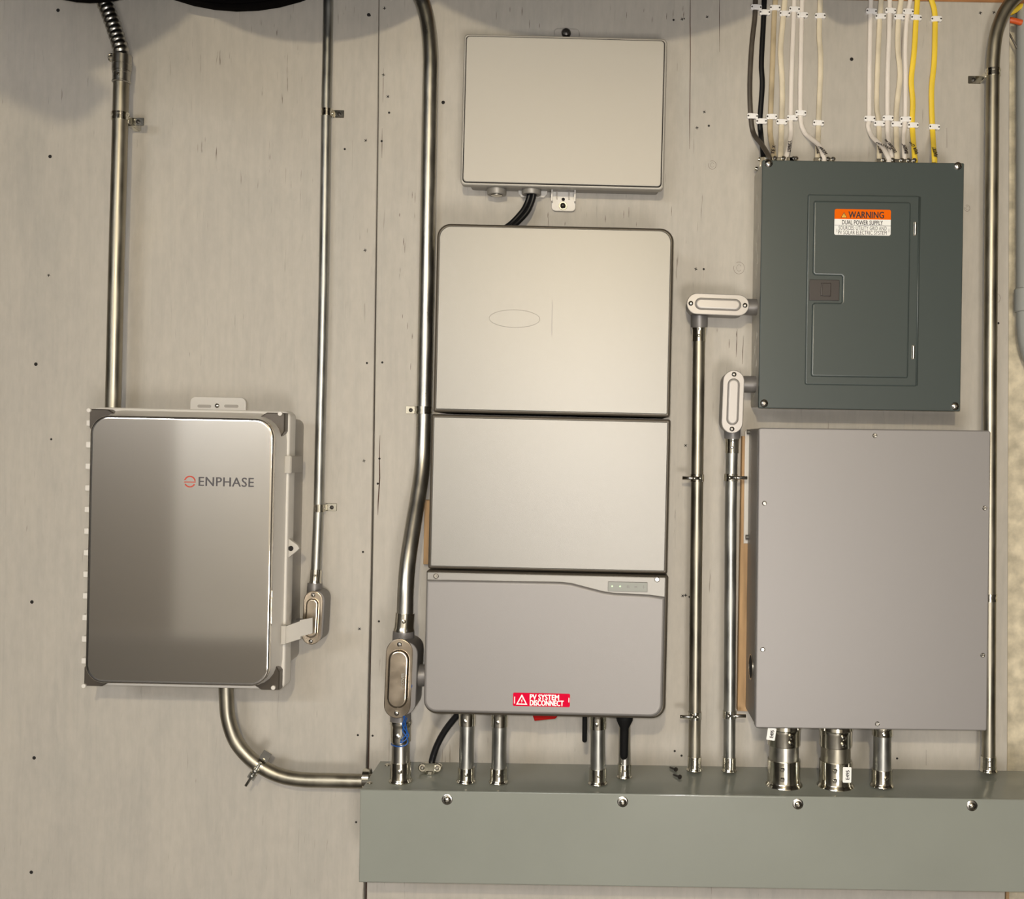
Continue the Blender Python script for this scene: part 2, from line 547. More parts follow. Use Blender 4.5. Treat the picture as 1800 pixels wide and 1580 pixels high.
def knot(px, py, r, w=0.5):
    bm = B()
    q = P(px, py, 0)
    pth = [Vector((q.x + r * math.cos(R(a)), -0.0001, q.z + r * 1.1 * math.sin(R(a)))) for a in range(-200, 121, 16)]
    tube(bm, pth, 0.0004 * w, seg=5)
    pth = [Vector((q.x + .45 * r * math.cos(R(a)), -0.0001, q.z + .6 * r * math.sin(R(a)))) for a in range(30, 331, 20)]
    tube(bm, pth, 0.0003 * w, seg=5)
    part('knot', bm, 'gap_wood', pan2)
knot(1252, 290, 0.0068)
knot(1299, 471, 0.0095)
knot(1700, 366, 0.0050)
knot(1751, 524, 0.0075)

def crack(pts, w, pp):
    q = [P(x, y, 0) for x, y in pts]
    n = len(q)
    L_, R_ = [], []
    for i, p in enumerate(q):
        h = w * (0.25 if i in (0, n - 1) else random.uniform(0.6, 1.2)) * 0.0005
        L_.append((p.x - h, p.z)); R_.append((p.x + h, p.z))
    part('crack', prism(B(), L_ + R_[::-1], -0.0002, 0.00025), 'gap_wood', pp)
crack([(1213.5, -20), (1213, 40), (1213.5, 90), (1213, 140), (1212.5, 200), (1212, 262)], 1.5, pan2)
crack([(1265, -20), (1264.5, 30), (1265, 92)], 1.1, pan2)
crack([(668, 765), (667, 800), (667.5, 840), (665, 880), (664, 905)], 1.8, pan2)
crack([(674, 120), (673.5, 150), (673, 180)], 1.0, pan2)
crack([(672, 225), (671.5, 255), (671, 278)], 1.0, pan2)
crack([(1307, 590), (1305.5, 618), (1305, 640)], 1.2, pan2)
crack([(1296, 578), (1295, 605), (1294, 628)], 1.0, pan2)
crack([(1586, 40), (1585, 70), (1584.5, 110)], 1.0, pan2)
crack([(1664, 225), (1664.5, 260)], 1.0, pan2)
crack([(1628, 1318), (1628, 1345)], 1.0, pan2)
for k in range(34):
    x, y = random.choice([(random.uniform(1085, 1205), random.uniform(-5, 45)), (random.uniform(1060, 1210), random.uniform(360, 395)), (random.uniform(905, 1060), random.uniform(370, 392)),
                          (random.uniform(1190, 1300), random.uniform(570, 660)), (random.uniform(690, 730), random.uniform(330, 640)), (random.uniform(840, 1040), random.uniform(1275, 1340)), (random.uniform(830, 960), random.uniform(10, 50))])
    h = random.uniform(6, 18)
    crack([(x, y), (x - .2, y + h * .5), (x - .4, y + h)], random.uniform(.6, 1.0), pan2)
# ceiling shapes: unseen ones added to cast the top shadows, others dipping into view
def half_round(bm, cx, zb_, a, b, w0, w1, n=28):
    pts = [(cx + a * math.cos(R(180 + 180.0 * k / n)), zb_ + b + b * math.sin(R(180 + 180.0 * k / n))) for k in range(n + 1)]
    pts += [(cx + a, zb_ + b + 0.06), (cx - a, zb_ + b + 0.06)]
    return prism(bm, pts, w0, w1, 0.004, 2)
LAMP = Vector((-0.06, -2.7, ZC + 0.66))
def from_shadow(px, py, d):
    s = P(px, py, 0)
    t = d / 2.7
    return s + (LAMP - s) * t, 1 - t
def duct(px, py, a, b, d, dep):
    c, k = from_shadow(px, py, d + dep / 2)
    bm = half_round(B(), c.x, c.z, a * k, b * k, d, d + dep)
    part('duct', bm, 'black_matte', ceiling)  # unseen half-round, added and fitted backwards from the wall shadow it casts
duct(545, 75, 0.34, 0.33, 0.30, 0.05)
duct(1056, 80, 0.42, 0.26, 0.40, 0.05)
duct(30, 140, 0.42, 0.42, 0.55, 0.05)
duct(1497, 44, 0.06, 0.07, 0.30, 0.05)
# unseen tilted slab, added and shaped to cast the soft patch at the left
bm = B()
cs = [from_shadow(px, py, 0.75)[0] for px, py in ((125, 214), (176, 165), (100, 90), (-120, 60), (-120, 100))]
prism(bm, [(c.x, c.z) for c in cs], 0.70, 0.80)
part('shadow_slab', bm, 'black_matte', ceiling)

def round_duct(px, py, r, d0, d1, label):
    c = P(px, py, d1)
    t = thing('round_duct', label, 'duct', (c.x, 0, c.z))
    bm = half_round(B(), 0, 0, r, r, d0, d1)
    part('shell', bm, 'black_matte', t)
    bm = B()
    pth = [Vector((r * 1.004 * math.cos(R(a)), -d1 + 0.006, r + r * 1.004 * math.sin(R(a)))) for a in range(182, 359, 6)]
    tube(bm, pth, 0.004, seg=8)
    part('rim', bm, 'black_matte', t)
round_duct(404, 6, 0.335, 0.025, 0.06, 'black round duct dipping into the top edge above the logo box and thin conduit')
round_duct(137, -12.0, 0.20, 0.10, 0.14, 'sliver of black round duct at top edge beside flexible metal conduit')

# ------------------------------------------------------------------ wireway along the bottom
T = thing('wireway', 'long grey sheet-metal wireway trough running along the bottom under all boxes', 'wireway', wall_root(632, 1390, 0.153), -0.13)
TL, TT = loc(T, 634.5, 1388, 0.153)
TB = loc(T, 629.5, 1551, 0.153)[1]
TRX = TL + 1.55
bm = B()
box(bm, TL, TRX, TB + 0.001, TT - 0.001, 0.0, 0.1505, 0.0008)
body = part('body', bm, 'trough_grey', T)
bm = B()
prism(bm, rr(TL - 0.0015, TRX, TB, TT), 0.146, 0.153, 0.0022, 3)
cover = part('front_cover', bm, 'trough_grey', T)
for px, py in ((786, 1407), (1095, 1411), (1403.5, 1415), (1710, 1418)):
    u, v = loc(T, px, py, 0.155)
    bm = B()
    lathe(bm, (u - .0004, -0.153, v + .001), (0, -1, 0), [(0, 0.0088), (0.0006, 0.0078), (0.0007, 0.006)], 20)
    part('washer', bm, 'zinc_plate' if False else 'steel_screw', T)
    slotted(T, u, v, 0.1535, 0.0062, 'zinc_plate', 45, True)
for px, py, d in ((681, 1346, 0.022), (650, 1379, 0.118)):
    u, v = loc(T, px, py, d)
    bm = B()
    lathe(bm, (u, -d, TT - 0.001), (0, 0, 1), [(0, 0.0048), (0.0018, 0.0045), (0.003, 0.002)], 14)
    part('screw', bm, 'zinc_plate', T)
ZTOP = lambda px, d: None
def trough_top(px, d):
    """height of the wireway's top where the photograph column px meets depth d"""
    x = (px - VX) * S(d)
    m = MW[T]
    q = m @ Vector(((x - m.translation.x), -d, TT - 0.001))
    return Vector((x + (ZC - q.z) * 0.0, -d, q.z))

# ------------------------------------------------------------------ conduit parts
def up_path(px0, py0, px1, py1, d0, d1=None, n=2):
    d1 = d0 if d1 is None else d1
    return P(px0, py0, d0), P(px1, py1, d1)
def connector(parent, p0, p1, r, flare=0, screws=1, m='zinc_plate', sm='zinc_plate'):
    """set-screw connector from p0 to p1 round a conduit of radius r; flare 1 puts the locknut rim at p1"""
    p0, p1 = Vector(p0), Vector(p1)
    ax = (p1 - p0)
    L = ax.length
    R1 = r * (1.16 if r < .02 else 1.10)
    prof = [(0, r * 1.01), (0, R1 * .99), (L * 0.04, R1), (L * 0.62, R1), (L * 0.66, R1 * 1.015), (L * 0.78, R1 * 1.015)]
    if flare:
        prof += [(L * 0.84, R1 * 1.05), (L * 0.92, R1 * 1.15), (L * 0.97, R1 * 1.16), (L, R1 * 1.12)]
    else:
        prof += [(L * 0.84, R1 * 1.08), (L, R1 * 1.06)]
    bm = lathe(B(), p0, ax, prof, 24)
    c = part('connector', bm, m, parent, world=True, angle=40)
    ax.normalize()
    side = Vector((0, -1, 0)) - ax * ax.dot(Vector((0, -1, 0)))
    side.normalize()
    lat = ax.cross(side)
    for k in range(screws):
        t = L * (0.36 if screws == 1 else (0.22 + 0.36 * k))
        dr = (side + lat * (-0.12 if screws == 1 else 0.25)).normalized()
        q = p0 + ax * t + dr * R1 * 0.93
        bm = lathe(B(), q, dr, [(0, r * 0.26 if screws == 1 else r * 0.16), (r * 0.18, r * 0.26 if screws == 1 else r * 0.16), (r * 0.24, r * 0.1)], 10)
        part('screw', bm, sm, c, world=True)
    return c
def strap(px, py, d, r, side, label, tilt=0.0, tab=20, low=0, bend=False, hole_m='dark_screw', so=0.0):
    q = P(px, py, d)
    t = thing('conduit_strap', label, 'strap', (q.x, 0, q.z), tilt, 'one-hole straps on the conduits')
    hw = 0.0065
    bm = B()
    for dz in (-0.0042, 0.0042):
        arcband(bm, (0, -d, dz), (0, 0, 1), r * 1.0, r * 1.13, 0.0020)
    arcband(bm, (0, -d, 0), (0, 0, 1), r * 1.0, r * 1.06, hw)
    part('band', bm, 'zinc_plate', t)
    bm = B()
    u0 = side * r * 0.9
    u1 = side * (r + tab * 0.001)
    a, b = min(u0, u1), max(u0, u1)
    prism(bm, rr(a, b, -hw - low, hw * 1.1 - low, 0.0015, 3), 0.0002 + so, 0.0022 + so, 0.0005, 1)
    if so:
        box(bm, *sorted((side * r * 0.3, side * r * 0.9)), -hw - low, hw - low, 0.0002, so)
    box(bm, *sorted((side * r * 0.85, side * r * 1.12)), -hw * .8 - low, hw * .8 - low, 0.001, d, 0.0005)
    tb = part('tab', bm, 'zinc_plate' if not bend else 'zinc_plate', t)
    us = side * (r + tab * 0.00055)
    bm = screw_bm(us, -low, 0.0022 + so, 0.0036)
    part('screw', bm, hole_m, t)
    return t
def clamp(p, ax, r, side, label, bolt=0.026, d_bolt=0.0):
    """edge-type conduit hanger: band plus the bolt that closes it"""
    p = Vector(p)
    t = thing('conduit_clamp', label, 'clamp', p, 0, 'bolted hangers on the conduits')
    ax = Vector(ax).normalized()
    bm = B()
    arcband(bm, p, ax, r * 1.0, r * 1.16, 0.0062)
    part('band', bm, 'zinc_plate', t, world=True)
    lat = (ax.cross(Vector((0, -1, 0)))).normalized() * side
    if lat.x * side < 0:
        lat = -lat
    fr = Vector((0, -1, 0))
    b0 = p + fr * r * 1.05 - lat * 0.003
    bm = lathe(B(), b0, lat, [(0, 0.0029), (r + bolt, 0.0029)], 10)
    bl = part('bolt', bm, 'steel_screw', t, world=True)
    bm = lathe(B(), b0 - lat * 0.003, lat, [(0, 0.0042), (0.0045, 0.0042)], 6)
    bm = lathe(bm, b0 + lat * (r * 0.7), lat, [(0, 0.0046), (0.0035, 0.0046)], 6)
    part('nut', bm, 'zinc_plate', t, world=True)
    return t
def pbox(bm, c, ax, ex):
    a = [Vector(x) for x in ax]
    vs = []
    c = Vector(c)
    for sx in (-1, 1):
        for sy in (-1, 1):
            for sz in (-1, 1):
                vs.append(bm.verts.new(c + a[0] * sx * ex[0] + a[1] * sy * ex[1] + a[2] * sz * ex[2]))
    for f in ((0, 1, 3, 2), (4, 6, 7, 5), (0, 4, 5, 1), (2, 3, 7, 6), (0, 2, 6, 4), (1, 5, 7, 3)):
        bm.faces.new([vs[i] for i in f])
    return bm

# ---- left conduit with its flexible end
A = thing('conduit', 'steel conduit joining the flexible metal conduit to the logo box at left', 'conduit', P(206, 420, 0.045))
dA = 0.05
bm = tube(B(), spline([P(213.5, 125, dA), P(211.5, 210, dA), P(205, 450, dA), P(199, 700, dA), P(198, 730, dA)], 4), 13.2 * S(dA), seg=24)
part('tube', bm, 'galvanized_brown', A, world=True)
bm = lathe(B(), P(213.2, 146, dA), P(214.5, 93, dA) - P(213.2, 146, dA), [(0, .0138), (0.001, .0152), (.003, .0152), (.004, .0142), (.016, .0142), (.0165, .0148), (.019, .0148), (.0195, .0142), (.020, .0142), (.0205, .0158), (.029, .0158), (.0295, .0150), (.0315, .0150), (.032, .0158), (.047, .0158), (.048, .0150)], 28)
cn = part('coupling', bm, 'flex_steel', A, world=True)
bm = B()
q = P(194.5, 101, dA + .005)
pth = [q + Vector((.0042 * math.cos(R(a)) + .001, 0, .0062 * math.sin(R(a)))) for a in range(40, 321, 20)]
tube(bm, pth, 0.0017, seg=8)
lathe(bm, q + Vector((0, -.003, 0)), (1, 0, 0), [(-.002, .003), (.012, .003)], 8)
part('clamp_screw', bm, 'zinc_plate', cn, world=True)
bm = lathe(B(), P(208.5, 130, dA + .0135), (-.25, -1, 0), [(0, .003), (.002, .0028), (.0024, .001)], 12)
part('set_screw', bm, 'zinc_plate', cn, world=True)
FX = thing('flexible_conduit', 'ribbed flexible steel conduit curving down from the top edge at left', 'conduit', P(200, 50, 0.05))
pth = spline([P(160, -40, .06), P(178, -6, .055), P(192, 25, .052), P(204, 60, dA), P(211.3, 84, dA), P(213.6, 99, dA), P(214, 112, dA)], 34)
bm = tube(B(), pth, 13.2 * S(dA), seg=24, fn=lambda s, a: 1.0 + 0.115 * (abs(math.sin(math.pi * s / 0.0092 + a * 0.5)) - 0.5))
part('ribbed_sheath', bm, 'flex_steel', FX, world=True, angle=80)
strap(211.6, 205, dA, 13.6 * S(dA), 1, 'strap on the left conduit below its flexible coupling', 0, 22, 0.005, so=0.036)

# ---- thin conduit
dB = 0.012
CB = thing('conduit', 'thin steel conduit dropping from the top edge to the small fitting beside the logo box', 'conduit', P(566, 500, dB))
dE = 0.030
bm = tube(B(), spline([P(578, -40, dB), P(575.5, 100, dB), P(573.5, 200, dB), P(569, 500, dB), P(562, 800, dB), P(560, 893, dB), P(556.5, 980, 0.018), P(555, 1015, 0.022)], 5), 8.7 * S(dB), seg=20)
part('tube', bm, 'galvanized_dull', CB, world=True)
connector(CB, P(555.8, 1001, .021), P(554, 1027, .022), 8.6 * S(dB), 0)
strap(574.5, 198, dB, 8.8 * S(dB), 1, 'strap holding the thin conduit near the top', 0.2, 19, -0.001)
strap(561.5, 893, dB, 8.8 * S(dB), 1, 'strap holding the thin conduit lower down, above its fitting', 0.2, 19, -0.001)

def conduit_body(label, c, hl, hw, ang, dc, hubs, shift=(0, 0), body_m='cast_grey', cover_m='stamped_steel', emb=True, thick=0.045, screw_m='steel_screw', bw=0.96, rpw=0.57):
    """c centre pixel of the cover; hl, hw half length and width in pixels; ang lean (0 upright, 90 lying)"""
    q = P(*c, dc)
    t = thing('conduit_fitting', label, 'fitting', (q.x, 0, q.z), ang, 'conduit bodies with oval covers')
    s = S(dc)
    a, b = hl * s, hw * s
    c_, s_ = math.cos(R(ang)), math.sin(R(ang))
    su, sv = shift[0] * s, shift[1] * s
    su, sv = su * c_ - sv * s_ * -1 * -1, sv
    bm = prism(B(), stadium(su, sv, a * bw, b * bw, 12), dc - thick, dc - 0.0035, 0.001, 1)
    bmid = part('body', bm, body_m, t)
    bm = prism(B(), stadium(0, 0, a, b, 14), dc - 0.0035, dc, 0.0012, 2)
    cv = part('cover', bm, cover_m, t)
    bm = prism(B(), stadium(0, 0, a * 0.74, b * rpw, 14), dc - 0.001, dc + 0.0050, 0.0042 if hw > 17 else 0.003, 4)
    rp = part('raised_panel', bm, cover_m, cv)
    for k in (-1, 1):
        v = k * a * 0.865
        bm = screw_bm(0, v, dc, 0.0042 * (1 if hw > 17 else 0.9))
        sc = part('screw', bm, screw_m, t)
        part('slot', slot_bm(0, v, dc + 0.0021, 0.0038, 20 + 50 * k), 'hole_black', sc)
    for p0, p1, r in hubs:
        bm = lathe(B(), p0, Vector(p1) - Vector(p0), [(0, r), ((Vector(p1) - Vector(p0)).length * 0.8, r), ((Vector(p1) - Vector(p0)).length, r * 0.97)], 24)
        part('hub', bm, body_m, t, world=True)
    return t, rp
# small fitting beside the logo box
LBt, rp = conduit_body('small oval-covered conduit fitting beside the open latch of the logo box', (548.5, 1086), 47, 16.5, 2.0, 0.050,
             [(P(551.5, 1058, .026), P(553.7, 1025, .023), 0.0128)], shift=(4.5, 2), thick=0.042, rpw=0.66)
part('outlet', lathe(B(), P(545, 1100, .022), (-1, 0, 0), [(0, .0125), (.05, .0125)], 18), 'cast_grey', LBt, world=True)

# ---- elbow from the logo box to the wireway
dG = 0.045
G = thing('conduit', 'bent steel conduit sweeping from under the logo box into the wireway end', 'conduit', P(420, 1300, dG))
gp = [P(397, 1190, dG), P(398, 1225, dG), P(401, 1262, dG), P(413, 1299, dG), P(434, 1327, dG), P(459, 1347, dG), P(492, 1363, dG), P(530, 1370, dG), P(580, 1371.5, dG), P(640, 1373, dG), P(668, 1373.5, dG)]
bm = tube(B(), spline(gp, 7), 12.6 * S(dG), seg=24)
part('tube', bm, 'galvanized_brown', G, world=True)
bm = lathe(B(), P(638, 1367, dG), (1, 0, 0), [(0, .014), (.001, .0165), (.012, .0165), (.013, .015)], 20)
part('locknut', bm, 'zinc_plate', G, world=True)
ax = P(474, 1355, dG) - P(441, 1334, dG)
ct = thing('conduit_clamp', 'bolted clamp hanger around the bent conduit under the logo box', 'clamp', P(456, 1345, dG), 0, 'bolted hangers on the conduits')
pc = P(456.5, 1345.5, dG)
bm = B(); arcband(bm, pc, ax, .0122, .0142, .0062)
part('band', bm, 'zinc_plate', ct, world=True)
axn = ax.normalized(); per = axn.cross(Vector((0, -1, 0))).normalized()
if per.z < 0:
    per = -per
bm = B()
pbox(bm, pc + per * .021 + Vector((0, -.004, 0)), (axn, per, Vector((0, -1, 0))), (.0075, .009, .002))
pbox(bm, pc - per * .017 + Vector((0, -.012, 0)), (axn, per, Vector((0, -1, 0))), (.0065, .005, .002))
part('ears', bm, 'zinc_plate', ct, world=True)
b0 = pc + Vector((0, -.0155, 0)) + per * .012
bm = lathe(B(), b0, -per, [(0, .0024), (.047, .0024)], 10)
lathe(bm, b0 - per * .014, -per, [(0, .0048), (.006, .0048)], 6)
lathe(bm, b0 - per * .024, -per, [(0, .0045), (.006, .0045)], 6)
part('bolt', bm, 'galvanized_dull', ct, world=True)

# ---- centre conduit: down the wall, offset outwards to the tee fitting
dC = 0.017
dT = 0.108
CC = thing('conduit', 'thick steel conduit with an offset bend running down left of the module stack', 'conduit', P(750, 500, dC))
cp = [P(716, -45, dC), P(739, -4, dC), P(751, 35, dC), P(756.5, 90, dC), P(756, 160, dC), P(753.5, 300, dC), P(751, 450, dC), P(748, 600, dC), P(746, 700, dC), P(744.5, 770, .022), P(740.5, 835, .035), P(726, 925, .070), P(717, 985, .092), P(713, 1035, .104), P(711.5, 1085, dT)]
bm = tube(B(), spline(cp, 7), 13.6 * S(dC), seg=26)
part('tube', bm, 'galvanized', CC, world=True)
connector(CC, P(712, 1077, dT), P(709.5, 1111, dT), 14.4 * S(dT), 0, m='zinc_plate')
strap(744.5, 721, .018, 14.0 * S(dC), -1, 'strap on the thick centre conduit, beside the joint between two modules', 0.3, 20, 0)
TE, rp = conduit_body('tee conduit fitting with large brassy oval cover left of the inverter', (700, 1193), 70, 23.5, 1.4, 0.150,
             [(P(708, 1150, dT), P(709.5, 1109, dT), .0180), (P(704.5, 1236, dT), P(704.0, 1271, dT), .0172), (P(715, 1186, .118), P(756, 1187, .118), .0182)],
             shift=(10, 0), thick=0.062, bw=0.93, rpw=0.79)
u, v = loc(TE, 707.5, 1197, .1555)
part('lettering', text_bm('1" COVER', .026, .0048, u, v, .1552, 90, .00012), 'galvanized', rp, angle=180)
# nipple below the tee
def nipple(label, top, bot, r, d, tube_m, ytop, screws=1, name='conduit_nipple', c0=32, c1=38, d_top=None):
    """short conduit between two connectors: top, bot are pixel points; c0, c1 connector lengths in pixels"""
    a, b = P(*top, d), P(*bot, d)
    t = thing(name, label, 'conduit', b, 0, 'short conduits standing on the wireway')
    dr = (a - b).normalized()
    s = S(d)
    part('tube', lathe(B(), b + dr * .004, dr, [(0, r * s), ((a - b).length - .004, r * s)], 26), tube_m, t, world=True)
    connector(t, a - dr * (c0 * s) * 1.0, a, r * s, 0, screws)
    cc = connector(t, b + dr * c1 * s, b, r * s, 1, screws)
    return t
nip = nipple('short conduit under the tee fitting, wrapped with blue wire', (704.6, 1266), (704.0, 1374), 15.6, dT, 'galvanized', 0, c0=36, c1=36)
nipple('short conduit under the inverter next to the black cable, nearest the tee', (821.5, 1246), (819, 1374), 12.8, dT, 'galvanized_dull', 0, c0=28, c1=26)
nipple('second short conduit from the tee under the inverter, left of the red switch', (878.5, 1248), (876, 1375), 12.8, dT, 'galvanized_dull', 0, c0=28, c1=26)
nipple('short conduit under the inverter between the two black antennas', (1051, 1252), (1050.5, 1377), 13.0, dT, 'galvanized_dull', 0, c0=28, c1=27)
nipple('short conduit standing behind the thick black antenna', (1098, 1252), (1097.5, 1366), 10.5, .085, 'galvanized', 0, c0=20, c1=24)
n1 = nipple('wide short conduit at the left below the plain taupe box', (1378, 1272), (1377.5, 1381), 26.0, .092, 'galvanized', 0, 2, c0=36, c1=48)
n2 = nipple('wide short conduit in the middle below the plain taupe box', (1469, 1274), (1468.5, 1383), 26.0, .092, 'galvanized_brown', 0, 2, c0=36, c1=48)
nipple('narrower short conduit at the right below the plain taupe box', (1551, 1276), (1550, 1381), 15.5, .10, 'galvanized_dull', 0, 1, c0=16, c1=30)
def tag_on(par, px, py, d, w, h, rot, txt):
    u, v = loc(par, px, py, d)
    s = S(d)
    pts = rr(-w * s / 2, w * s / 2, -h * s / 2, h * s / 2, .0012, 3)
    c, q = math.cos(R(rot)), math.sin(R(rot))
    pts = [(u + a * c - b * q, v + a * q + b * c) for a, b in pts]
    o0 = -MW[par].translation.y
    bm = prism(B(), pts, d - o0 - .0006, d - o0, 0.0)
    o = part('paper_tag', bm, 'sticker_white', par)
    part('lettering', text_bm(txt, h * s * .62, w * s * .40, u + .0008, v, d - o0 + .0003, 90 + rot, .0003), 'ink', o)
tag_on(n1, 1356, 1290, .1245, 15, 22, -8, 'E495')
tag_on(n2, 1489, 1362, .1255, 15, 27, 0, 'E495')

# blue wire round the nipple
BW = thing('blue_wire', 'thin blue wire twisted around the short conduit below the tee', 'wire', P(708, 1285, .13))
zt = dT + .0175
pts = [P(709, 1258, .150), P(712, 1272, .138), P(708, 1284, .132), P(714, 1294, .131), P(717, 1304, .128), P(712, 1310, .1285), P(700, 1312, .1265), P(689, 1309, .115), P(688.5, 1305, .105)]
part('strand', tube(B(), spline(pts, 8), .0010, seg=8), 'wire_blue', BW, world=True)
pts = [P(712, 1259, .150), P(708, 1275, .136), P(715, 1288, .131), P(709, 1297, .131), P(704, 1305, .130), P(711, 1302, .130), P(718, 1293, .128), P(715, 1283, .130), P(713, 1270, .134), P(715, 1262, .140)]
part('strand', tube(B(), spline(pts, 8), .0010, seg=8), 'wire_blue', BW, world=True)
pts = [P(723.5, 1180, .146), P(725.5, 1192, .144), P(724, 1204, .146), P(722.5, 1209, .149)]
part('strand', tube(B(), spline(pts, 6), .0009, seg=6), 'wire_blue', BW, world=True)

# ---- two conduits between breaker panel and wireway
dD = 0.038
CD = thing('conduit', 'steel conduit hanging from the lying oval fitting down to the wireway', 'conduit', P(1224, 960, dD))
part('tube', tube(B(), [P(1229, 572, dD), P(1226, 800, dD), P(1223, 1050, dD), P(1220.5, 1345, dD)], 10.7 * S(dD), seg=24), 'galvanized_brown', CD, world=True)
connector(CD, P(1228.6, 600, dD), P(1229, 574, dD), 10.4 * S(dD), 0)
connector(CD, P(1220.8, 1329, dD), P(1220.5, 1354, dD), 10.7 * S(dD), 1, 2)
CE = thing('conduit', 'steel conduit hanging from the upright oval fitting beside the plain taupe box', 'conduit', P(1283, 1060, dD))
part('tube', tube(B(), [P(1287, 770, dD), P(1284.5, 900, dD), P(1283.5, 1100, dD), P(1282, 1345, dD)], 10.4 * S(dD), seg=24), 'galvanized_dull', CE, world=True)
connector(CE, P(1286.5, 796, dD), P(1287, 769, dD), 10.6 * S(dD), 0)
connector(CE, P(1282, 1330, dD), P(1281.8, 1355, dD), 10.4 * S(dD), 1, 2)
conduit_body('lying oval-covered conduit fitting joined to the breaker panel side', (1262, 535), 55, 18.5, 91.2, 0.078,
             [(P(1300, 539, .05), P(1331, 540, .05), .0140), (P(1229, 545, dD + .004), P(1229, 575, dD), .0148)],
             body_m='cast_grey', cover_m='cast_light', thick=0.046)
conduit_body('upright oval-covered conduit fitting joined to the breaker panel lower side', (1288.5, 706), 55.5, 18.8, 1.2, 0.078,
             [(P(1296, 675, .05), P(1329, 675.5, .05), .0142), (P(1287, 740, dD + .004), P(1287, 770, dD), .0142)],
             body_m='cast_grey', cover_m='cast_light', thick=0.046)
for px, py, sd, lab in ((1225.5, 840, -1, 'bolted clamp on the conduit farther from the taupe box, upper one'), (1284.8, 839, 1, 'bolted clamp touching the side of the taupe box near its top'),
                        (1221.3, 1257, -1, 'bolted clamp on the conduit farther from the taupe box, lower one just above the wireway'), (1282.5, 1255, 1, 'bolted clamp beside the taupe box lower corner')):
    clamp(P(px, py, dD), (0, 0, 1), 10.6 * S(dD), sd, lab, 0.019)

# ---- right conduit and the plastic pipe
dF = 0.03
CF = thing('conduit', 'steel conduit bending over at the top right and running behind the taupe box edge', 'conduit', P(1742, 600, dF))
fp = [P(1815, -28, dF), P(1785, -4, dF), P(1765, 22, dF), P(1752, 56, dF), P(1746.5, 95, dF), P(1745, 140, dF), P(1743.5, 300, dF), P(1741, 600, dF), P(1739.5, 900, dF), P(1738.5, 1150, dF), P(1737.5, 1345, dF)]
part('tube', tube(B(), spline(fp, 7), 11.6 * S(dF), seg=26), 'galvanized_brown', CF, world=True)
connector(CF, P(1737.6, 1329, dF), P(1737.3, 1356, dF), 11.4 * S(dF), 1, 2)
strap(1745.2, 128, dF, 11.8 * S(dF), -1, 'strap on the right conduit just below its top bend', 0, 21, 0.003)
strap(1739.0, 1050, dF, 11.7 * S(dF), 1, 'small strap on the right conduit beside the taupe box edge', 0, 6, 0)
dV = -0.02
PV = thing('plastic_pipe', 'grey plastic pipe with coupling and elbow at the right edge of the concrete', 'pipe', P(1808, 300, dV))
part('tube', tube(B(), [P(1807.5, -45, dV), P(1808, 250, dV), P(1808, 560, dV)], 20.5 * S(dV), seg=28), 'pvc_grey', PV, world=True)
part('coupling', lathe(B(), P(1808, 548, dV), P(1808, 506, dV) - P(1808, 548, dV), [(0, .0225), (.001, .0243), (.040, .0243), (.0415, .0225)], 28), 'pvc_grey', PV, world=True)
part('elbow', tube(B(), spline([P(1808, 545, dV), P(1808.5, 575, dV), P(1813, 608, dV), P(1826, 640, dV), P(1850, 670, dV)], 8), 20.5 * S(dV), seg=28), 'pvc_grey', PV, world=True)
for nm, m, lab, pts, r in (('cable', 'cable_orange', 'orange cable end between plywood edge and grey pipe', [P(1768, 34, -.012), P(1780, 36, -.01), P(1796, 40, -.01)], .0052),
                           ('cable', 'cable_yellow', 'yellow cable end above the orange one beside the grey pipe', [P(1770, 24, -.012), P(1782, 20, -.01), P(1798, 8, -.01)], .0045)):
    t = thing(nm, lab, 'cable', pts[0])
    part('sheath', tube(B(), spline(pts, 6), r, seg=12), m, t, world=True)
t = thing('bare_cable', 'thin grey cable sloping behind the pipe at the right edge', 'cable', P(1780, 70, -.02))
part('sheath', tube(B(), spline([P(1772, 55, -.022), P(1780, 70, -.02), P(1792, 92, -.02)], 6), .0017, seg=8), 'cable_brown', t, world=True)

# ------------------------------------------------------------------ logo box at left
E = thing('combiner_box', 'grey wall box with brushed metal cover and printed logo at left', 'electrical box', wall_root(314, 968, 0.16), 0.22)
cu0, cu1, cv0, cv1 = rect(E, (158, 730.5), (481, 735), (471.5, 1206), (149.5, 1201), 0.16)
ru0, ru1, rv0, rv1 = rect(E, (163, 716), (510, 722), (500, 1211), (152, 1206), 0.105)
bw0, bw1 = 0.0, 0.072
bm = prism(B(), rr(ru0 + .012, ru1 - 0.006, rv0 + .030, rv1 - .012, .012, 4), 0.0, .074, 0)
part('body', bm, 'grey_plastic_dark', E)
bm = prism(B(), rr(ru0, ru1, rv0, rv1, .011, 5), .072, .104, .003, 3)
lid = part('lid', bm, 'grey_plastic', E)
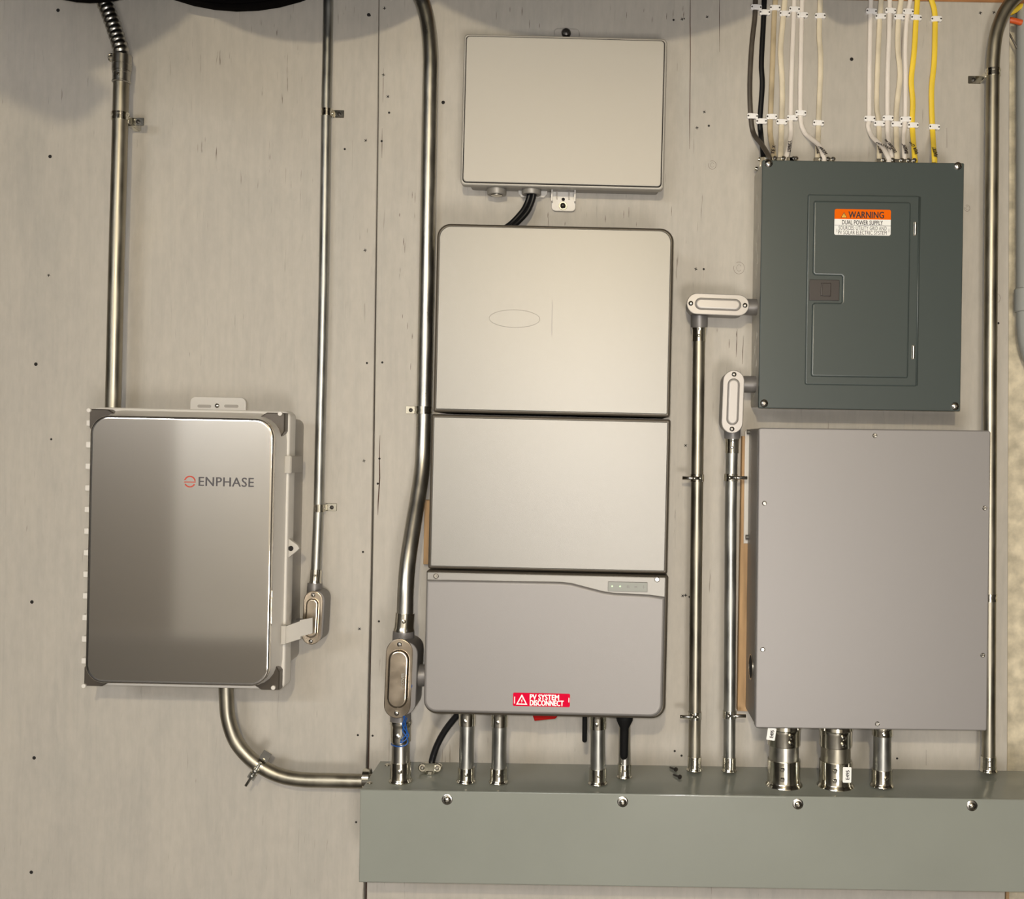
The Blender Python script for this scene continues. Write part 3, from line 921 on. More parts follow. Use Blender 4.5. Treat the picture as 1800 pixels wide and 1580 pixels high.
# sloping shoulders of the lid between rim and cover
bm = B()
o1 = rr(ru0 + .004, ru1 - .004, rv0 + .004, rv1 - .004, .046, 6)
o2 = rr(cu0 + .002, cu1 - .002, cv0 + .002, cv1 - .002, .027, 6)
loft(bm, [[(a, -.103, b) for a, b in o1], [(a, -.112, b) for a, b in inset(o1, .003)], [(a, -.150, b) for a, b in o2]])
part('shoulder', bm, 'grey_plastic', lid)
bm = prism(B(), rr(cu0, cu1, cv0, cv1, .030, 12), .149, .160, .0050, 5, .0022)
cov = part('cover', bm, 'brushed_cover', E)
bm = prism(B(), inset(rr(cu0, cu1, cv0, cv1, .030, 10), .002), .146, .1492, 0)
part('gasket', bm, 'hole_black', cov)
for sx, sy, px, py, dd in ((0, 1, 156.5, 721, .124), (1, 1, 492.5, 727, .124), (0, 0, 147.5, 1205.5, .124), (1, 0, 480.5, 1208.5, .124)):
    ku = (ru1 - .0035) if sx else (ru0 + .0035)
    kv = (rv1 - .0035) if sy else (rv0 + .0035)
    du, dv = (-1 if sx else 1), (-1 if sy else 1)
    bm = B()
    n = 8
    tri0 = [(ku, kv), (ku + du * .030, kv), (ku + du * .050, kv + dv * .0125), (ku + du * .032, kv + dv * .032), (ku + du * .0125, kv + dv * .050), (ku, kv + dv * .030)]
    if du * dv < 0:
        tri0.reverse()
    prism(bm, tri0, .100, .1225, .0015, 1)
    pk = part('corner_pocket', bm, 'pocket_dark', lid)
    u, v = loc(E, px, py, dd)
    bm = lathe(B(), (u, -.110, v), (0, -1, 0), [(0, .0022), (.012, .0022), (.0122, .0036), (.0155, .0036), (.016, .003)], 14)
    part('corner_screw', bm, 'grey_plastic', lid)
for k in range(12):
    px = 148.3 - (k / 11.0) * 8.3 + 6.5
    py = 744 + 38 * k
    u, v = loc(E, px, py, .108)
    bm = prism(B(), rr(ru0 - .0085, ru0 + .003, v - .0045, v + .0055, .001, 2), .085, .1085, .001, 1)
    part('hinge_knuckle', bm, 'grey_plastic', lid)
# mounting ear at the top
u0, u1, v0, v1 = rect(E, (334, 697), (432, 699), (432, 735), (334, 735), 0.008)
ear = part('mounting_ear', prism(B(), rr(u0, u1, v0 - .02, v1, .009, 5, (0, 0, .009, .009)), .002, .008, .0012, 2), 'grey_plastic', E)
for pa, pb in ((347, 371), (394, 419)):
    a0, a1, b0, b1 = rect(E, (pa, 711), (pb, 711.5), (pb, 717), (pa, 716), .0085)
    part('slot', prism(B(), rr(a0, a1, b0, b1, (b1 - b0) * .49, 4), .0078, .0083, 0), 'grey_plastic_dark', ear)
u, v = loc(E, 381.5, 713, .0085)
part('screw', screw_bm(u, v, .0082, .0040), 'steel_screw', ear)
# lock tab at the right edge
a0 = loc(E, 502, 943, .098); a1 = loc(E, 501, 985, .098); a2 = loc(E, 526, 963, .098)
tri = [(a1[0] - .012, a1[1]), (a1[0], a1[1]), (a2[0] - .004, a2[1] - .0055), (a2[0], a2[1] - .001), (a2[0] - .003, a2[1] + .0045), (a0[0], a0[1]), (a0[0] - .012, a0[1])]
lt = part('lock_tab', prism(B(), tri, .088, .098, .001, 2), 'grey_plastic_mid', E)
u, v = loc(E, 511, 964, .099)
part('hole', prism(B(), circle(u, v, .0043, 16), .0975, .0983, 0), 'hole_black', lt)
# latches: upper closed, lower swung open
def uv(px, py, d):
    return loc(E, px, py, d)
f0, f1 = uv(499.5, 832, .112), uv(511, 801, .112)
bm = prism(B(), rr(f0[0], f1[0], f0[1], f1[1], .001, 2), .104, .112, .001, 1)
lat = part('latch', bm, 'grey_plastic_mid', E, 'closed side latch, upper one')
bm = prism(B(), rr(f1[0] - .004, f1[0] + .0015, f0[1] + .0005, f1[1] - .001, .001, 2), .045, .111, .001, 1)
part('latch_arm', bm, 'grey_plastic_dark', lat)
f0, f1 = uv(493, 1133, .118), uv(502.5, 1100, .118)
bm = prism(B(), rr(f0[0], f1[0], f0[1], f1[1], .001, 2), .104, .118, .001, 1)
lat = part('latch', bm, 'grey_plastic_mid', E, 'open side latch swung outward, lower one')
def quad(bm, pts, th):
    fr = [(u, -w, v) for u, v, w in pts]
    bk = [(u, -w + th, v) for u, v, w in pts]
    loft(bm, [bk, fr])
bm = B()
q = [uv(502, 1131, .116), uv(528, 1123, .125), uv(528, 1092, .125), uv(502, 1101, .116)]
quad(bm, [(*q[0], .116), (*q[1], .125), (*q[2], .125), (*q[3], .116)], .012)
part('latch_arm', bm, 'grey_plastic_mid', lat)
bm = B()
q = [uv(527, 1119, .128), uv(549, 1113, .134), uv(549, 1086, .134), uv(527, 1090, .128)]
quad(bm, [(*q[0], .128), (*q[1], .134), (*q[2], .134), (*q[3], .128)], .004)
part('latch_tongue', bm, 'grey_plastic_mid', lat)
# printed logo
u, v = loc(E, 397.5, 847, .1605)
part('lettering', text_bm('ENPHASE', 97 * S(.16), 16.0 * S(.16), u, v, .1604, 0, .00018, 1.06), 'ink_grey', cov, 'dark grey printed lettering')
u, v = loc(E, 333.5, 846.5, .1605)
s = S(.16)
bm = B()
def arcstrip(bm, cu, cv, r0, r1, a0, a1, w, n=18):
    prv = None
    for k in range(n + 1):
        a = R(a0 + (a1 - a0) * k / n)
        cur = (bm.verts.new((cu + r0 * math.cos(a), -w, cv + r0 * math.sin(a))), bm.verts.new((cu + r1 * math.cos(a), -w, cv + r1 * math.sin(a))))
        if prv:
            bm.faces.new((prv[0], prv[1], cur[1], cur[0]))
        prv = cur
arcstrip(bm, u, v, 8.1 * s, 10.3 * s, 10, 165, .1604)
arcstrip(bm, u, v, 8.1 * s, 10.3 * s, 208, 332, .1604)
vs = [bm.verts.new((u + a * s, -.1604, v + b * s)) for a, b in ((-10, -1.6), (9.8, -1.6), (10.2, .4), (8.4, 1.2), (8.2, .0), (-10, .0))]
bm.faces.new(vs)
part('emblem', bm, 'logo_red', cov, 'red emblem beside the lettering')

# ------------------------------------------------------------------ upper flat box with black cables
K = thing('gateway_box', 'flat pale box mounted above the module stack with two cable glands', 'electrical box', wall_root(990, 195, .062), 0.45)
ku0, ku1, kv0, kv1 = rect(K, (814.5, 57), (1173, 67), (1167, 334), (809, 323), .062)
part('body', prism(B(), rr(ku0 + .012, ku1 - .006, kv0 + .004, kv1 - .004, .006, 4), .004, .050, 0), 'box_body', K)
lid = part('lid', prism(B(), rr(ku0, ku1, kv0, kv1, .008, 6), .044, .0585, .0028, 3), 'box_lid', K)
part('groove', prism(B(), rr(ku0 + .0036, ku1 - .0036, kv0 + .0036, kv1 - .0036, .0066, 6), .0580, .0588, 0), 'hole_black', lid)
part('face', prism(B(), rr(ku0 + .0052, ku1 - .0052, kv0 + .0052, kv1 - .0052, .006, 6), .0580, .062, .0012, 2), 'box_lid', lid)
for px in (873.5, 934.5):
    u, v = loc(K, px, 327, .032)
    bm = lathe(B(), (u, -.032, v + .006), (0, 0, -1), [(0, .0165), (.020, .0168), (.0215, .0160), (.0215, .0105), (.012, .0100)], 26)
    gl = part('cable_gland', bm, 'box_body', K)
    if px < 900:
        part('plug', lathe(B(), (u, -.032, v - .012), (0, 0, -1), [(0, .0098), (.0045, .0098), (.006, .004)], 16), 'steel_screw', gl)
a0, a1, b0, b1 = rect(K, (911, 322), (962, 324), (962, 346), (911, 346), .012)
part('gland_bracket', prism(B(), [(a0 + .006, b0), (a1 - .006, b0), (a1, b0 + .006), (a1, b1), (a0, b1), (a0, b0 + .006)], .004, .010, .0008, 1), 'grey_plastic', K)
a0, a1, b0, b1 = rect(K, (970, 327), (1012, 328), (1012, 371), (969, 370), .010)
mt = part('mounting_tab', prism(B(), rr(a0, a1, b0, b1, .007, 4, (.007, .007, 0, 0)), .003, .008, .001, 2), 'grey_plastic', K)
for t_ in (.22, .72):
    uu = a0 + (a1 - a0) * t_
    part('rib', prism(B(), rr(uu - .0012, uu + .0012, b0 + .020, b1 - .004, .0008, 2), .0075, .012, 0), 'grey_plastic_dark', mt)
for t_ in (0, 1):
    uu = a0 + .0012 + (a1 - a0 - .0024) * t_
    part('flange', prism(B(), rr(uu - .0012, uu + .0012, b0 + .014, b1 - .004, .0008, 2), .0075, .024, 0), 'grey_plastic', mt)
u, v = loc(K, 990, 350, .010)
part('hole', prism(B(), circle(u, v, .0030, 14), .0078, .0083, 0), 'hole_black', mt)
u, v = loc(K, 989.5, 361.5, .010)
part('washer', prism(B(), circle(u, v, .0074, 20), .0078, .0092, .0004, 1), 'zinc_plate', mt)
part('screw', lathe(B(), (u, -.009, v), (0, -1, 0), [(0, .0050), (.002, .0048), (.0042, .003), (.005, .001)], 16), 'dark_screw', mt)
a0, a1, b0, b1 = rect(K, (974, 49), (1018, 50), (1018, 75), (974, 75), .010)
tt = part('mounting_tab', prism(B(), rr(a0, a1, b0, b1, .006, 4, (0, 0, .006, .006)), .003, .008, .001, 2), 'grey_plastic_dark', K)
u, v = loc(K, 995, 55, .018)
part('bolt', lathe(B(), (u, -.008, v), (0, -1, 0), [(0, .0082), (.004, .0082), (.008, .006), (.0095, .002)], 18), 'dark_screw', tt)
for nm, pts, lab in (('cable', [P(931, 333, .030), P(930, 345, .030), P(925.5, 358, .030), P(917.5, 372, .032), P(900, 391, .035), P(885, 402, .040)], 'left black cable between the flat pale box and the module stack'),
                     ('cable', [P(938, 333, .036), P(938, 345, .036), P(934, 358, .036), P(926.5, 373, .037), P(911, 390, .040), P(896, 402, .045)], 'right black cable between the flat pale box and the module stack')):
    t = thing(nm, lab, 'cable', pts[2], 0, 'black cables under the flat pale box')
    part('sheath', tube(B(), spline(pts, 8), .0045, seg=12), 'black_cable', t, world=True)

# ------------------------------------------------------------------ module stack
def module(name, label, cat, tl, tr, br, bl, d, rads, rot, fm='silver_paint', dep=.012):
    cx = sum(q[0] for q in (tl, tr, br, bl)) / 4
    cy = sum(q[1] for q in (tl, tr, br, bl)) / 4
    t = thing(name, label, cat, wall_root(cx, cy, d), rot)
    r4 = rect(t, tl, tr, br, bl, d)
    s = S(d)
    rs = tuple(x * s for x in rads)
    part('housing', prism(B(), rr(*r4, 0, 8, rs), .019, d - .0025, .0035, 3), 'frame_shade', t)
    e = 4.6 * s
    r5 = (r4[0] + e, r4[1] - e, r4[2] + e, r4[3] - e)
    fc = part('front_cover', prism(B(), rr(*r5, 0, 8, tuple(max(.002, x - e * .6) for x in rs)), d - .006, d, .0016, 3), fm, t)
    return t, fc, r4, r5
dM = .165
M1, f1c, r4, r5 = module('battery_module', 'uppermost pale silver module of the stack, with rounded top corners', 'battery', (768.5, 391.5), (1185, 401), (1178, 733), (760, 724), dM, (4, 4, 24, 24), 0.28)
s = S(dM)
u, v = loc(M1, 904.5, 560, dM)
bm = B()
for k in range(40):
    pass
pth = [Vector((u + 44.5 * s * math.cos(R(a)), -dM - .00005, v + 15.5 * s * math.sin(R(a)))) for a in range(0, 361, 9)]
tube(bm, pth, .00042, .00030, seg=6)
part('embossed_oval', bm, 'silver_paint', f1c)
u0, v0 = loc(M1, 971, 530, dM); u1, v1 = loc(M1, 970.5, 590, dM)
bm = B(); box(bm, u0 - .0006, u0 + .0006, v1, v0, dM - .001, dM + .0002)
part('embossed_line', bm, 'silver_paint_dark', f1c)
M2, f2c, r4, r5 = module('battery_module', 'middle pale silver module of the stack, square-cornered', 'battery', (758, 728.5), (1178.5, 736), (1174, 1008), (751, 1001), dM + .002, (4, 4, 4, 4), 0.28)
# inverter at the bottom of the stack
dI = .182
I = thing('inverter', 'silver-grey inverter at the bottom of the stack with red label and display', 'inverter', wall_root(958, 1132, dI), 0.28)
i4 = rect(I, (749.5, 1005), (1174, 1010), (1171, 1263), (743, 1257), dI - .008)
part('housing', prism(B(), rr(*i4, 0, 8, (.022, .022, .003, .003)), .019, dI - .010, .004, 3), 'frame_shade', I)
j4 = (i4[0] + .0015, i4[1] - .0045, i4[2] + .0045, i4[3] - .002)
base = part('top_strip', prism(B(), rr(*j4, 0, 8, (.020, .020, .002, .002)), dI - .014, dI - .006, .0015, 2), 'silver_paint', I)
pp = [loc(I, *q, dI) for q in ((1172, 1050), (1140, 1046), (1080, 1043), (1060, 1040), (1004, 1025.5), (985, 1023.5), (749, 1019.5))]
lo = rr(j4[0] + .0002, j4[1] - .001, j4[2] + .001, j4[3], 0, 8, (.020, .020, 0, 0))[:18]
fp = lo + pp
fp[-1] = (lo[0][0], pp[-1][1])
fp[18] = (lo[17][0], pp[0][1])
fc = part('front_cover', prism(B(), fp, dI - .010, dI, .0045, 4), 'silver_paint_dark', I)
for px, py in ((766.5, 1012.5), (1155, 1018.5)):
    u, v = loc(I, px, py, dI - .006)
    bm = lathe(B(), (u, -(dI - .0065), v), (0, -1, 0), [(0, .0044), (.0012, .0044), (.0016, .0036), (.0006, .0030), (.0006, .0016), (.0014, .0012)], 18)
    part('screw', bm, 'steel_screw', I)
a0, a1, b0, b1 = rect(I, (1069, 1022), (1138.5, 1024), (1138, 1041), (1068.5, 1039), dI - .004)
bz = part('display', prism(B(), rr(a0, a1, b0, b1, .0006, 2), dI - .008, dI - .0042, .0003, 1), 'frame_grey', I)
part('glass', prism(B(), rr(a0 + .0008, a1 - .0008, b0 + .0008, b1 - .0008, .0004, 2), dI - .006, dI - .0040, 0), 'display_grey', bz)
wz = dI - .0037
for k, px in enumerate((1076, 1090, 1104, 1117.5, 1131.5)):
    u, v = loc(I, px, 1031 + .18 * k, wz)
    bm = B()
    if k < 2:
        prism(bm, circle(u, v + .0006, .0014, 10), wz - .0004, wz, 0)
        part('indicator', bm, 'led_green', bz)
        continue
    if k == 2:
        for o in (-.0012, .0012):
            prism(bm, rr(u + o - .0008, u + o + .0008, v - .0020, v + .0020), wz - .0004, wz, 0)
    elif k == 3:
        prism(bm, rr(u - .0019, u + .0019, v - .0014, v + .0014, .0004, 2), wz - .0004, wz, 0)
        prism(bm, rr(u + .0020, u + .0026, v - .0008, v + .0008), wz - .0004, wz, 0)
    else:
        prism(bm, [(u - .0004, v - .0026), (u + .0004, v - .0026), (u + .0004, v + .0026), (u - .0004, v + .0026)], wz - .0004, wz, 0)
        prism(bm, [(u - .0019, v - .0004), (u + .0019, v - .0004), (u, v + .0012)], wz - .0004, wz + .0001, 0)
    part('indicator', bm, 'frame_grey', bz)
# red label
a0, a1, b0, b1 = rect(I, (902, 1217.5), (1002, 1219), (1002, 1242.5), (901.5, 1241), dI)
lb = part('warning_label', prism(B(), rr(a0, a1, b0, b1, .0022, 4), dI - .0004, dI + .0003, 0), 'sticker_red', I, 'red label lettered in white')
wq = dI + .0005
s = S(dI)
for txt, x0, x1, y0, y1 in (('PV SYSTEM', 931, 983, 1221.4, 1229.4), ('DISCONNECT', 931, 991, 1231.6, 1239.8)):
    ua, va = loc(I, x0, y1, wq); ub, vb = loc(I, x1, y0, wq)
    part('lettering', text_bm(txt, ub - ua, vb - va, (ua + ub) / 2, (va + vb) / 2, wq, 0, .00042, 1.03), 'print_white', lb)
u, v = loc(I, 917, 1238.5, wq)
t0, t1 = 10 * s, 17.5 * s
bm = B(); prism(bm, [(u - t0, v), (u + t0, v), (u + .0006, v + t1), (u - .0006, v + t1)], wq - .0002, wq, 0)
part('triangle', bm, 'print_white', lb)
bm = B(); prism(bm, [(u - t0 * .68, v + t1 * .12), (u + t0 * .68, v + t1 * .12), (u, v + t1 * .80)], wq - .0002, wq + .0001, 0)
part('triangle', bm, 'sticker_red', lb)
bm = B(); prism(bm, [(u - .0006, v + t1 * .15), (u + .0014, v + t1 * .40), (u + .0002, v + t1 * .40), (u + .0012, v + t1 * .66), (u - .0014, v + t1 * .36), (u - .0001, v + t1 * .36)], wq - .0002, wq + .0003, 0)
part('bolt_mark', bm, 'print_white', lb)
for px, h in ((904.5, 12), (1000, 8)):
    u, v = loc(I, px, 1230.5, wq)
    bm = B(); prism(bm, rr(u - .0007, u + .0007, v - h * s / 2, v + h * s / 2), wq - .0002, wq, 0)
    part('print_mark', bm, 'print_white', lb)
# red switch, antennas below
q = P(959, 1250, .115)
bm = B()
a = [loc(I, *z, .15) for z in ((934, 1252), (984, 1252), (979, 1261), (975.5, 1264), (939.5, 1267.5), (937.5, 1262))]
prism(bm, list(reversed(a)), .085, .15, .002, 2)
part('switch_knob', bm, 'knob_red', I, 'red rotary switch under the inverter')
bm = lathe(B(), P(1028, 1245, .13), P(1027.5, 1305, .13) - P(1028, 1245, .13), [(0, .0040), (.0525, .0040), (.0545, .0030), (.0555, .001)], 14)
part('antenna', bm, 'black_plastic', I, world=True)
bm = lathe(B(), P(1098.5, 1240, .155), P(1096.5, 1335, .155) - P(1098.5, 1240, .155), [(0, .0135), (.0205, .0135), (.0235, .0132), (.036, .0072), (.042, .0070), (.079, .0064), (.083, .0058), (.0862, .0035), (.087, .001)], 18)
part('antenna', bm, 'black_plastic', I, world=True)
# black cable from the inverter to the clamp connector
dK = .06
t = thing('cable', 'single black cable curving from the inverter to the clamp on the wireway', 'cable', P(757, 1335, dK))
part('sheath', tube(B(), spline([P(815, 1244, .075), P(801, 1260, .072), P(783, 1283, .068), P(769, 1308, .063), P(760, 1334, dK), P(758, 1352, dK)], 8), .0056, seg=14), 'black_cable', t, world=True)
t = thing('cable_clamp', 'two-screw metal cable clamp gripping the black cable on the wireway', 'cable clamp', P(757, 1346, dK))
c = P(757, 1347, dK)
zt = c.z
bm = B()
for sx in (-1, 1):
    lathe(bm, c + Vector((sx * .0125, -.002, -.001)), (0, -1, .15), [(-.004, .0075), (.005, .0075), (.006, .006)], 16)
part('ears', bm, 'zinc_plate', t, world=True)
bm = B()
pbox(bm, c + Vector((0, -.006, .001)), (Vector((1, 0, 0)), Vector((0, 1, 0)), Vector((0, 0, 1))), (.0085, .005, .0075))
lathe(bm, c + Vector((0, 0, -.010)), (0, 0, 1), [(0, .013), (.005, .013), (.006, .011), (.012, .010)], 20)
part('saddle', bm, 'zinc_plate', t, world=True)
for sx in (-1, 1):
    bm = lathe(B(), c + Vector((sx * .0125, -.008, 0)), (0, -1, .1), [(0, .0040), (.002, .0038), (.003, .002)], 12)
    part('screw', bm, 'steel_screw', t, world=True)
# raw wood battens behind stack and taupe box
for nm, x0, x1, y0, y1, lab in (('backing_board', 744, 800, 880, 992, 'raw wood board behind the left edge of the middle module'), ('backing_board', 1296.5, 1400, 768, 1250, 'raw wood board behind the left side of the taupe box')):
    a, b = P(x0, y1, .018), P(x1, y0, .018)
    t = thing(nm, lab, 'board', (a.x, 0, a.z))
    bm = B(); box(bm, 0, b.x - a.x, 0, b.z - a.z, .0005, .018, .001)
    part('board', bm, 'raw_wood', t)

# ------------------------------------------------------------------ breaker panel
dP = .095
BP = thing('breaker_panel', 'dark grey breaker panel with embossed door and orange warning sticker', 'breaker panel', wall_root(1514, 502, dP), -0.08)
p4 = rect(BP, (1341, 281.5), (1694.5, 286), (1688.5, 723), (1332.5, 717), dP)
part('box', prism(B(), rr(p4[0] + .001, p4[1] - .0045, p4[2] + .004, p4[3] - .003, .001, 2), 0, dP - .002, 0), 'panel_side', BP)
trim = part('front_cover', prism(B(), rr(*p4, .002, 3), dP - .006, dP, .0015, 3), 'panel_grey', BP)
for k, py in enumerate((345, 400, 430, 455, 480, 590, 615, 640, 690)):
    q = P(1329, py, .05)
    m = MW[BP].inverted() @ q
    bm = lathe(B(), (p4[0] + .0012, -(.030 + .02 * (k % 2)), m.z), (-1, 0, 0), [(0, .0085), (.0006, .0085), (.0008, .006)], 16)
    part('knockout', bm, 'panel_side', BP)
d4 = rect(BP, (1421, 340), (1617.5, 346), (1610.5, 680.5), (1413, 675), dP)
door = part('door', prism(B(), rr(*d4, .0035, 4), dP - .001, dP + .0022, .0026, 3, .0022), 'panel_grey', BP)
e4 = rect(BP, (1431, 353), (1601, 356.5), (1594.5, 666), (1423, 661), dP)
lq = rect(BP, (1421.5, 484), (1479.5, 485.5), (1479, 533), (1420, 532), dP)
pts = rr(*e4, .004, 4)
# raised field of the door with the notch round the latch
nl, nr, nb, nt_ = e4[0], lq[1], lq[2], lq[3]
k0 = len(pts) - 5
pts = pts[:] 
pts = rr(*e4, .004, 4) + [(nl, nt_ + .004), (nl + .004, nt_), (nr - .002, nt_), (nr, nt_ - .002), (nr, nb + .002), (nr - .002, nb), (nl + .004, nb), (nl, nb - .004)]
part('raised_panel', prism(B(), pts, dP + .001, dP + .0048, .0032, 4, .0026), 'panel_grey', door)
hq = rect(BP, (1612, 345), (1616.5, 345), (1609, 680), (1605, 680), dP)
bm = B(); tube(bm, [Vector((d4[1] - .001, -dP - .001, d4[2] + .002)), Vector((d4[1] - .001, -dP - .001, d4[3] - .002))], .0022, seg=10)
part('hinge_bead', bm, 'panel_grey', door)
for px, py in ((1609, 402), (1606, 619)):
    u, v = loc(BP, px, py, dP + .003)
    bm = lathe(B(), (u, -(dP + .0026), v - .010), (0, 0, 1), [(0, .0024), (.020, .0024)], 12)
    box(bm, u - .0030, u + .0010, v - .0115, v + .0115, dP + .0005, dP + .0028)
    part('hinge', bm, 'steel_screw', door)
lt4 = rect(BP, (1423, 491), (1475.5, 492.5), (1475, 529), (1422, 527.5), dP + .003)
la = part('latch', prism(B(), rr(*lt4, .0012, 2), dP + .001, dP + .0045, .0008, 2), 'latch_brown', door)
lu, lv = loc(BP, 1451.5, 509, dP + .004)
part('slot', prism(B(), rr(lu - .0095, lu + .0095, lv - .0125, lv + .0125, .001, 2), dP + .004, dP + .0048, 0), 'hole_black', la) if False else None
for nm, a0, a1, w in (('thumb_slide', -.0085, .0085, .0062),):
    pass
bm = prism(B(), rr(lu - .0085, lu + .0085, lv - .0110, lv + .0110, .001, 2), dP + .003, dP + .0060, .0012, 2)
box(bm, lu - .0085, lu - .0060, lv - .0105, lv + .0105, dP + .005, dP + .0078, .0005)
if True:
    o = bpy.data.objects.new('latch_slide', mesh('latch_slide', bm, 'latch_brown'))
    o.parent = door
    C.objects.link(o)
u, v = loc(BP, 1442.5, 468, dP + .0045)
bm = B(); pth = [Vector((u + .0085 * math.cos(R(a)), -(dP + .0045), v + .0085 * math.sin(R(a)))) for a in range(-30, 200, 12)] + [Vector((u - .0085, -(dP + .0045), v - .006)), Vector((u + .0072, -(dP + .0045), v - .006))]
tube(bm, pth, .0004, seg=6)
part('embossed_ring', bm, 'panel_grey', door)
for px, py, an in ((1351, 287.5, 20), (1683.5, 292, 15), (1343, 709, 65), (1678.5, 714, 25)):
    u, v = loc(BP, px, py, dP)
    slotted(BP, u, v, dP, .0068, 'steel_screw', an)
# sticker
wS = dP + .0053
s4 = rect(BP, (1467, 367.5), (1566, 368.5), (1565.5, 414), (1466.5, 413), wS)
st = part('warning_sticker', prism(B(), rr(*s4, .003, 4), wS - .0006, wS, 0), 'sticker_white', BP, 'orange and white warning sticker')
ob = loc(BP, 1516, 385.5, wS)[1]
part('orange_band', prism(B(), rr(s4[0], s4[1], ob, s4[3], 0, 4, (0, 0, .003, .003)), wS - .0004, wS + .0002, 0), 'sticker_orange', st)
lv_ = loc(BP, 1516, 396.3, wS)[1]
part('rule_line', prism(B(), rr(s4[0], s4[1], lv_ - .0003, lv_ + .0003), wS - .0004, wS + .0002, 0), 'ink_grey', st)
for txt, x0, x1, y0, y1, m, fat in (('WARNING', 1491, 1554, 372.5, 383, 'ink', .0004), ('DUAL POWER SUPPLY', 1480, 1552, 388, 394.5, 'ink', .00012), ('SOURCES: UTILITY GRID AND', 1474, 1558.5, 398.2, 403.8, 'ink', 0), ('PV SOLAR ELECTRIC SYSTEM', 1473, 1558.5, 406.2, 411.8, 'ink', 0)):
    ua, va = loc(BP, x0, y1, wS); ub, vb = loc(BP, x1, y0, wS)
    part('lettering', text_bm(txt, ub - ua, vb - va, (ua + ub) / 2, (va + vb) / 2, wS + .0004, 0, fat, 1.04), m, st)
u, v = loc(BP, 1483.5, 382.6, wS)
s = S(wS)
part('triangle', prism(B(), [(u - 5.6 * s, v), (u + 5.6 * s, v), (u, v + 9.6 * s)], wS, wS + .0003, 0), 'ink', st)
part('triangle', prism(B(), [(u - 4.2 * s, v + .7 * s), (u + 4.2 * s, v + .7 * s), (u, v + 8 * s)], wS, wS + .0004, 0), 'sticker_yellow', st)
bm = prism(B(), rr(u - .0004, u + .0004, v + 2.6 * s, v + 6 * s), wS, wS + .0006, 0)
prism(bm, rr(u - .0004, u + .0004, v + 1.2 * s, v + 2 * s), wS, wS + .0006, 0)
part('exclamation_mark', bm, 'ink', st)
for px in (1471, 1562.5):
    u, v = loc(BP, px, 405, wS)
    part('print_mark', prism(B(), rr(u - .0003, u + .0003, v - .003, v + .003), wS, wS + .0003, 0), 'ink_grey', st)
# connectors on top of the panel
for px in (1342, 1356, 1371, 1389, 1393, 1437, 1449, 1458, 1546, 1562, 1578, 1590, 1600):
    q = MW[BP].inverted() @ P(px, 281, .05)
    bm = B()
    box(bm, q.x - .0065, q.x + .0065, p4[3] - .006, p4[3] + .0160, .044, .056, .001)
    cc = part('cable_connector', bm, 'zinc_plate', BP)
    bm = lathe(B(), (q.x + .005, -.056, p4[3] + .0135), (0, -1, .2), [(0, .0036), (.003, .0034), (.004, .002)], 12)
    part('screw', bm, 'steel_screw', cc)
for py in (289, 297):
    q = MW[BP].inverted() @ P(1333, py, .03)
    bm = lathe(B(), (p4[0] + .004, -.045 + (py - 289) * .004, q.z + .004), (-1, 0, .3), [(0, .004), (.004, .0038), (.005, .002)], 12)
    part('screw', bm, 'zinc_plate', BP)

# ------------------------------------------------------------------ taupe box
dX = .137
X = thing('transfer_switch_box', 'plain taupe metal box with screwed front below the breaker panel', 'electrical box', wall_root(1534, 1018, dX), -0.28)
x4 = rect(X, (1334, 751), (1741.5, 757.5), (1735.5, 1285.5), (1327.5, 1279), dX)
part('box', prism(B(), rr(x4[0] + .001, x4[1] - .002, x4[2] + .001, x4[3] - .001, .004, 3), .020, dX - .003, 0), 'taupe_side', X)
part('front_cover', prism(B(), rr(*x4, .004, 4), dX - .010, dX, .0022, 3), 'taupe_paint', X)
for px, py in ((1537.5, 765.5), (1343.5, 884.5), (1340.5, 1141.5), (1542, 1272), (1730.5, 893), (1727, 1151.5)):
    u, v = loc(X, px, py, dX)
    bm = lathe(B(), (u, -dX, v), (0, -1, 0), [(0, .0040), (.0012, .0038), (.0018, .0030), (.0008, .0022), (.0008, .0006)], 16)
    part('screw', bm, 'steel_screw', X)
q = MW[X].inverted() @ P(1316, 1173, .085)
bm = lathe(B(), (x4[0] + .0012, -.080, q.z), (-1, 0, 0), [(0, .0205), (.0008, .0205), (.0010, .018)], 24)
kh = part('knockout_hole', bm, 'hole_black', X)
bm = B(); arcband(bm, (x4[0] + .001, -.080, q.z), (1, 0, 0), .0195, .0215, .0012)
part('rim', bm, 'steel_screw', kh)
bm = B(); box(bm, x4[0] - .006, x4[0] + .03, loc(X, 1306, 955, .02)[1], loc(X, 1306, 758, .02)[1], .0182, .0212, .001)
part('rear_flange', bm, 'grey_plastic', X)
for py in (759, 944):
    v = loc(X, 1308, py, .03)[1]
    bm = lathe(B(), (x4[0] - .004, -.030, v), (1, 0, 0), [(0, .0042), (.008, .0042)], 12)
    part('stud', bm, 'frame_grey', X)
bm = B()
a = loc(X, 1334, 752, dX)
part('seam', prism(bm, rr(x4[0] - .0003, x4[0] + .004, x4[2] + .004, x4[3] - .004), dX - .0125, dX - .0105, 0), 'frame_grey', X)

